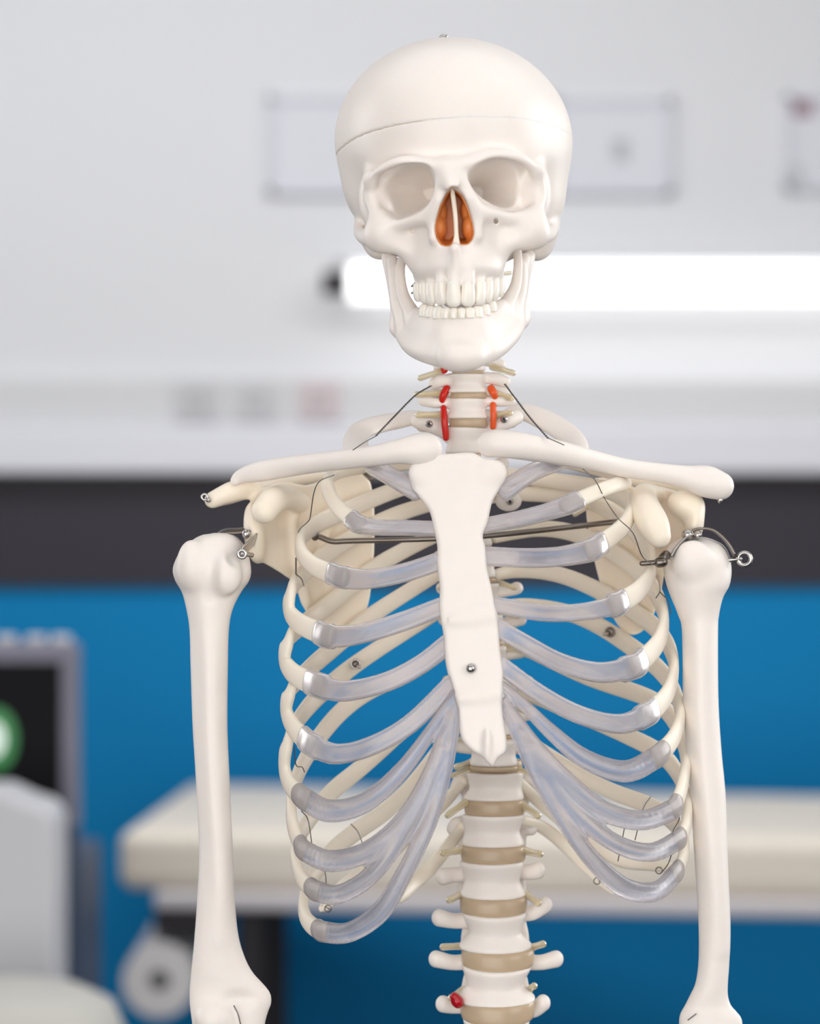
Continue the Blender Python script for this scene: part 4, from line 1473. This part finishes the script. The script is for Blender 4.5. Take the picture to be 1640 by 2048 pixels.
def humR():
    rows = [(1074, 1372, 1408, 6, 6), (1078, 1358, 1424, 6, 11), (1090, 1340, 1446, 5, 17), (1110, 1330, 1458, 4, 21), (1140, 1327, 1463, 3, 22), (1170, 1333, 1459, 2, 21), (1195, 1342, 1446, 0, 17),
            (1230, 1356, 1438, 0, 14), (1265, 1364, 1436, 0, 12.5), (1400, 1366, 1437, 0, 11.5), (1500, 1372, 1443, 0, 11), (1600, 1381, 1452, 0, 11), (1750, 1391, 1457, 0, 10.5),
            (1850, 1397, 1461, 0, 10), (1920, 1397, 1459, 0, 9.5), (1965, 1391, 1456, 0, 9), (1990, 1380, 1456, 0, 8.5), (2010, 1370, 1462, 0, 8), (2024, 1362, 1474, 0, 8.5), (2040, 1358, 1484, 0, 9),
            (2080, 1360, 1486, 0, 10), (2105, 1368, 1476, 0, 9)]
    f = Field((164, -34, -366), (230, 34, -12), 1.1)
    f.op(stack(rows), 0, m=6)
    f.op(ell(W(1385, 1120, -14), (13, 9, 13)), 6)
    f.op(chain([W(1402, 1230, -6), W(1402, 1300, -10), W(1408, 1500, -9.5), W(1432, 1750, -8.5), W(1440, 1900, -5)], [1, 2.2, 2.2, 2.4, 1]), 9)
    V, Q = f.mesh(relax=2)
    return part('humerus', V, Q, M_BONE)
hl = humL(); hr = humR()
ptube('nerve_wire', [W(468, 2012, -12), W(476, 2028, -13), W(481, 2048, -13)], 0.5, M_WIRE, hl)
ptube('nerve_wire', [W(1376, 2040, -10), W(1392, 2028, -11)], 0.4, M_WIRE, hr)

# ---- steel rod across the back, brackets, bolts, screws, wires
ptube('cross_rod', [W(622, 1068, 34), W(640, 1074, 32), W(665, 1083, 30), W(700, 1082, 28), W(790, 1080, 22), W(880, 1077, 18), W(970, 1072, 18), W(1060, 1063, 22), W(1150, 1053, 30), W(1236, 1043, 40)], 1.9, M_ROD)
pell('rod_nut', W(630, 1070, 32), (3, 3, 4), M_ROD)

def strip(name, pts, w, t, m, wdir):
    P = catmull(pts, 6)
    n = np.tile(np.array(wdir, float), (len(P), 1))
    V, F = sweep(P, t, w, n, seg=12, sq=5, cap=False)
    return part(name, V, F, m)
b1 = strip('shoulder_bracket', [W(428, 1076, 10), W(448, 1064, 8), W(478, 1062, 6), W(505, 1058, 4)], 10, 2.0, M_ROD, (0, 1, 0.3))
b2 = strip('shoulder_bracket', [W(482, 1104, -24), W(497, 1092, -12), W(511, 1078, 0)], 9, 1.6, M_STEEL, (0.35, 0, 1))
pring('screw_eye', W(484, 1108, -27), 2.6, 1.1, M_STEEL, b2)
ptube('bolt', [W(484, 1108, -27), W(504, 1110, -14)], 1.6, M_STEEL, b2)
pell('nut', W(492, 1068, -4), (2.6, 2.6, 3.4), M_STEEL, b1)
b3 = strip('shoulder_bracket', [W(1372, 1068, 0), W(1395, 1058, -1), W(1425, 1060, -2), W(1452, 1082, -3), W(1470, 1112, -4)], 9, 1.8, M_ROD, (0, 1, 0))
b4 = strip('shoulder_bracket', [W(1340, 1115, -18), W(1352, 1095, -14), W(1372, 1075, -8), W(1392, 1066, -4)], 7, 1.6, M_STEEL, (0, 1, 0))
pring('screw_eye', W(1489, 1118, -4), 4.2, 1.5, M_STEEL, b3)
ptube('bolt', [W(1458, 1120, -4), W(1480, 1118, -4)], 1.6, M_STEEL, b3)
pell('nut', W(1376, 1070, -6), (4.2, 4, 4.2), M_STEEL, b3)
pell('nut', W(1396, 1070, -8), (3, 3, 3), M_STEEL, b3)
ptube('shoulder_bolt', [W(1284, 1127, -22), W(1326, 1124, -22)], 1.7, M_ROD, b4)
ptube('bolt_head', [W(1318, 1125, -22), W(1326, 1124, -22)], 3.4, M_ROD, b4)
ptube('bolt_head', [W(1326, 1116, -20), W(1332, 1110, -18)], 3.2, M_ROD, b4)
# eyelets on both shoulder tips
pring('screw_eye', W(409, 994, 4), 1.9, 0.8, M_STEEL, scl)
pell('screw', W(417, 1000, 3), (1.8, 2.4, 1.8), M_STEEL, scl)
pell('screw', W(1440, 1000, 0), (1.6, 1.6, 2.4), M_STEEL, scr_)
# small screws
def screw(px, py, d, r=2.5, parent=SK):
    o = pell('screw', W(px, py, d), (r, r * 0.7, r), M_STEEL, parent)
    c = W(px, py, d)
    pell('screw_socket', (c[0], c[1] - r * 0.6, c[2]), (r * 0.45, r * 0.3, r * 0.45), M_BLACK, o)
screw(858, 848, 18 - 1)
screw(1008, 839, 18 - 1)
screw(1020, 1003, 44)
pell('washer', W(1017, 1002, 48), (9, 3, 7), M_BONE)
rs = pell('rib_screw', W(711, 1328, 62), (3.0, 2.4, 3.0), M_ROD)
pring('washer', W(711, 1328, 60), 2.9, 0.7, M_STEEL, rs)
ptube('bolt', [W(714, 1330, 60), W(719, 1334, 52)], 1.3, M_STEEL, rs)
rs = pell('rib_screw', W(1220, 1264, 62), (3.2, 2.4, 3.2), M_STEEL)
pring('washer', W(1220, 1264, 60), 3.0, 0.7, M_ROD, rs)
ptube('bolt', [W(1218, 1265, 60), W(1209, 1268, 54)], 1.4, M_STEEL, rs)
ptube('rib_screw', [W(725, 945, 66), W(742, 958, 50)], [1.2, 1.9], M_ROD)
ptube('rib_screw', [W(1150, 1028, 64), W(1175, 1014, 50)], [2.0, 1.6], M_NERVE)

def wire(pts, loop=None, r=0.36):
    ptube('tie_wire', [W(*p) for p in pts], r, M_WIRE, seg=6)
    if loop:
        pring('wire_loop', W(*loop), 2.2, 0.4, M_WIRE)
def twisted(pts, r=0.33, turns=14, amp=0.55, name='tie_wire'):
    P = catmull([W(*p) for p in pts], 40)
    s = np.arange(len(P))
    for ph in (0, math.pi):
        if ph: break
    L_ = []
    a = s * 0.9
    Q = P + np.stack([np.cos(a) * amp, np.sin(a) * amp, np.sin(a) * amp * 0.6], 1)
    V, F = sweep(Q, 2 * r, 2 * r, seg=6)
    V2, F2 = sweep(P + np.stack([-np.cos(a) * amp, -np.sin(a) * amp, -np.sin(a) * amp * 0.6], 1), 2 * r, 2 * r, seg=6)
    V, F = join_meshes([(V, F), (V2, F2)])
    part(name, V, F, M_WIRE)
twisted([(862, 772, 0), (830, 792, -10), (790, 832, -30), (752, 872, -62)])
wire([(752, 872, -62), (730, 884, -66), (706, 900, -60)])
twisted([(1010, 768, 0), (1030, 795, -15), (1060, 835, -40), (1096, 876, -64)])
wire([(1096, 876, -64), (1128, 890, -64)])
wire([(668, 950, -46), (640, 962, -30), (628, 985, -20), (621, 1030, -10), (617, 1042, -6), (600, 1058, -4), (592, 1076, -2)])
twisted([(592, 1116, -4), (592, 1148, -4)], amp=0.3)
wire([(592, 1148, -4), (603, 1158, -12), (608, 1172, -14)]); wire([(592, 1148, -4), (586, 1168, -4)])
wire([(1166, 938, -52), (1190, 960, -50), (1210, 998, -40), (1236, 1036, -46), (1266, 1066, -40), (1284, 1112, -24), (1306, 1130, -24)])
wire([(1315, 1150, -16), (1320, 1180, -16), (1312, 1196, -14)]); wire([(1320, 1184, -16), (1336, 1202, -10), (1342, 1228, -6)])
wire([(588, 1492, -8), (592, 1530, -4), (604, 1534, 4), (609, 1544, 8)])
wire([(603, 1622, -8), (616, 1640, 0), (624, 1690, -6)])
wire([(702, 1648, 50), (716, 1664, 40), (726, 1690, -40)])
wire([(640, 1730, -6), (650, 1745, 6), (653, 1778, -20)])
wire([(728, 1732, 40), (742, 1750, -20)])
wire([(652, 1814, 30), (660, 1818, 26)], (656, 1817, 22))
wire([(1301, 1594, 40), (1286, 1618, 10), (1270, 1680, -50)])
wire([(1252, 1640, 10), (1236, 1722, 20)])
wire([(1356, 1628, -12), (1358, 1640, -10), (1346, 1662, -10), (1346, 1680, -20)])
wire([(1344, 1706, -10), (1336, 1728, 6), (1322, 1746, 14)], (1318, 1741, 14))
wire([(1372, 1555, -10), (1368, 1580, -14), (1360, 1595, -20)])
wire([(1197, 1758, 46), (1200, 1766, 44)], (1194, 1762, 42))

# support pole below the frame
pz = W(985, 2130, 30)
V, F = lathe(pz[0] / 1000, 0.03, [(0.012, 0.05), (0.012, CAM_Z + pz[2] / 1000)])
V = np.array(V) * 1000; V[:, 2] -= CAM_Z * 1000
part('support_pole', V, F, M_STEEL)
V, F = lathe(pz[0] / 1000, 0.03, [(0.22, 0.0), (0.22, 0.03), (0.03, 0.055)])
V = np.array(V) * 1000; V[:, 2] -= CAM_Z * 1000
part('stand_base', V, F, M_FRAME)
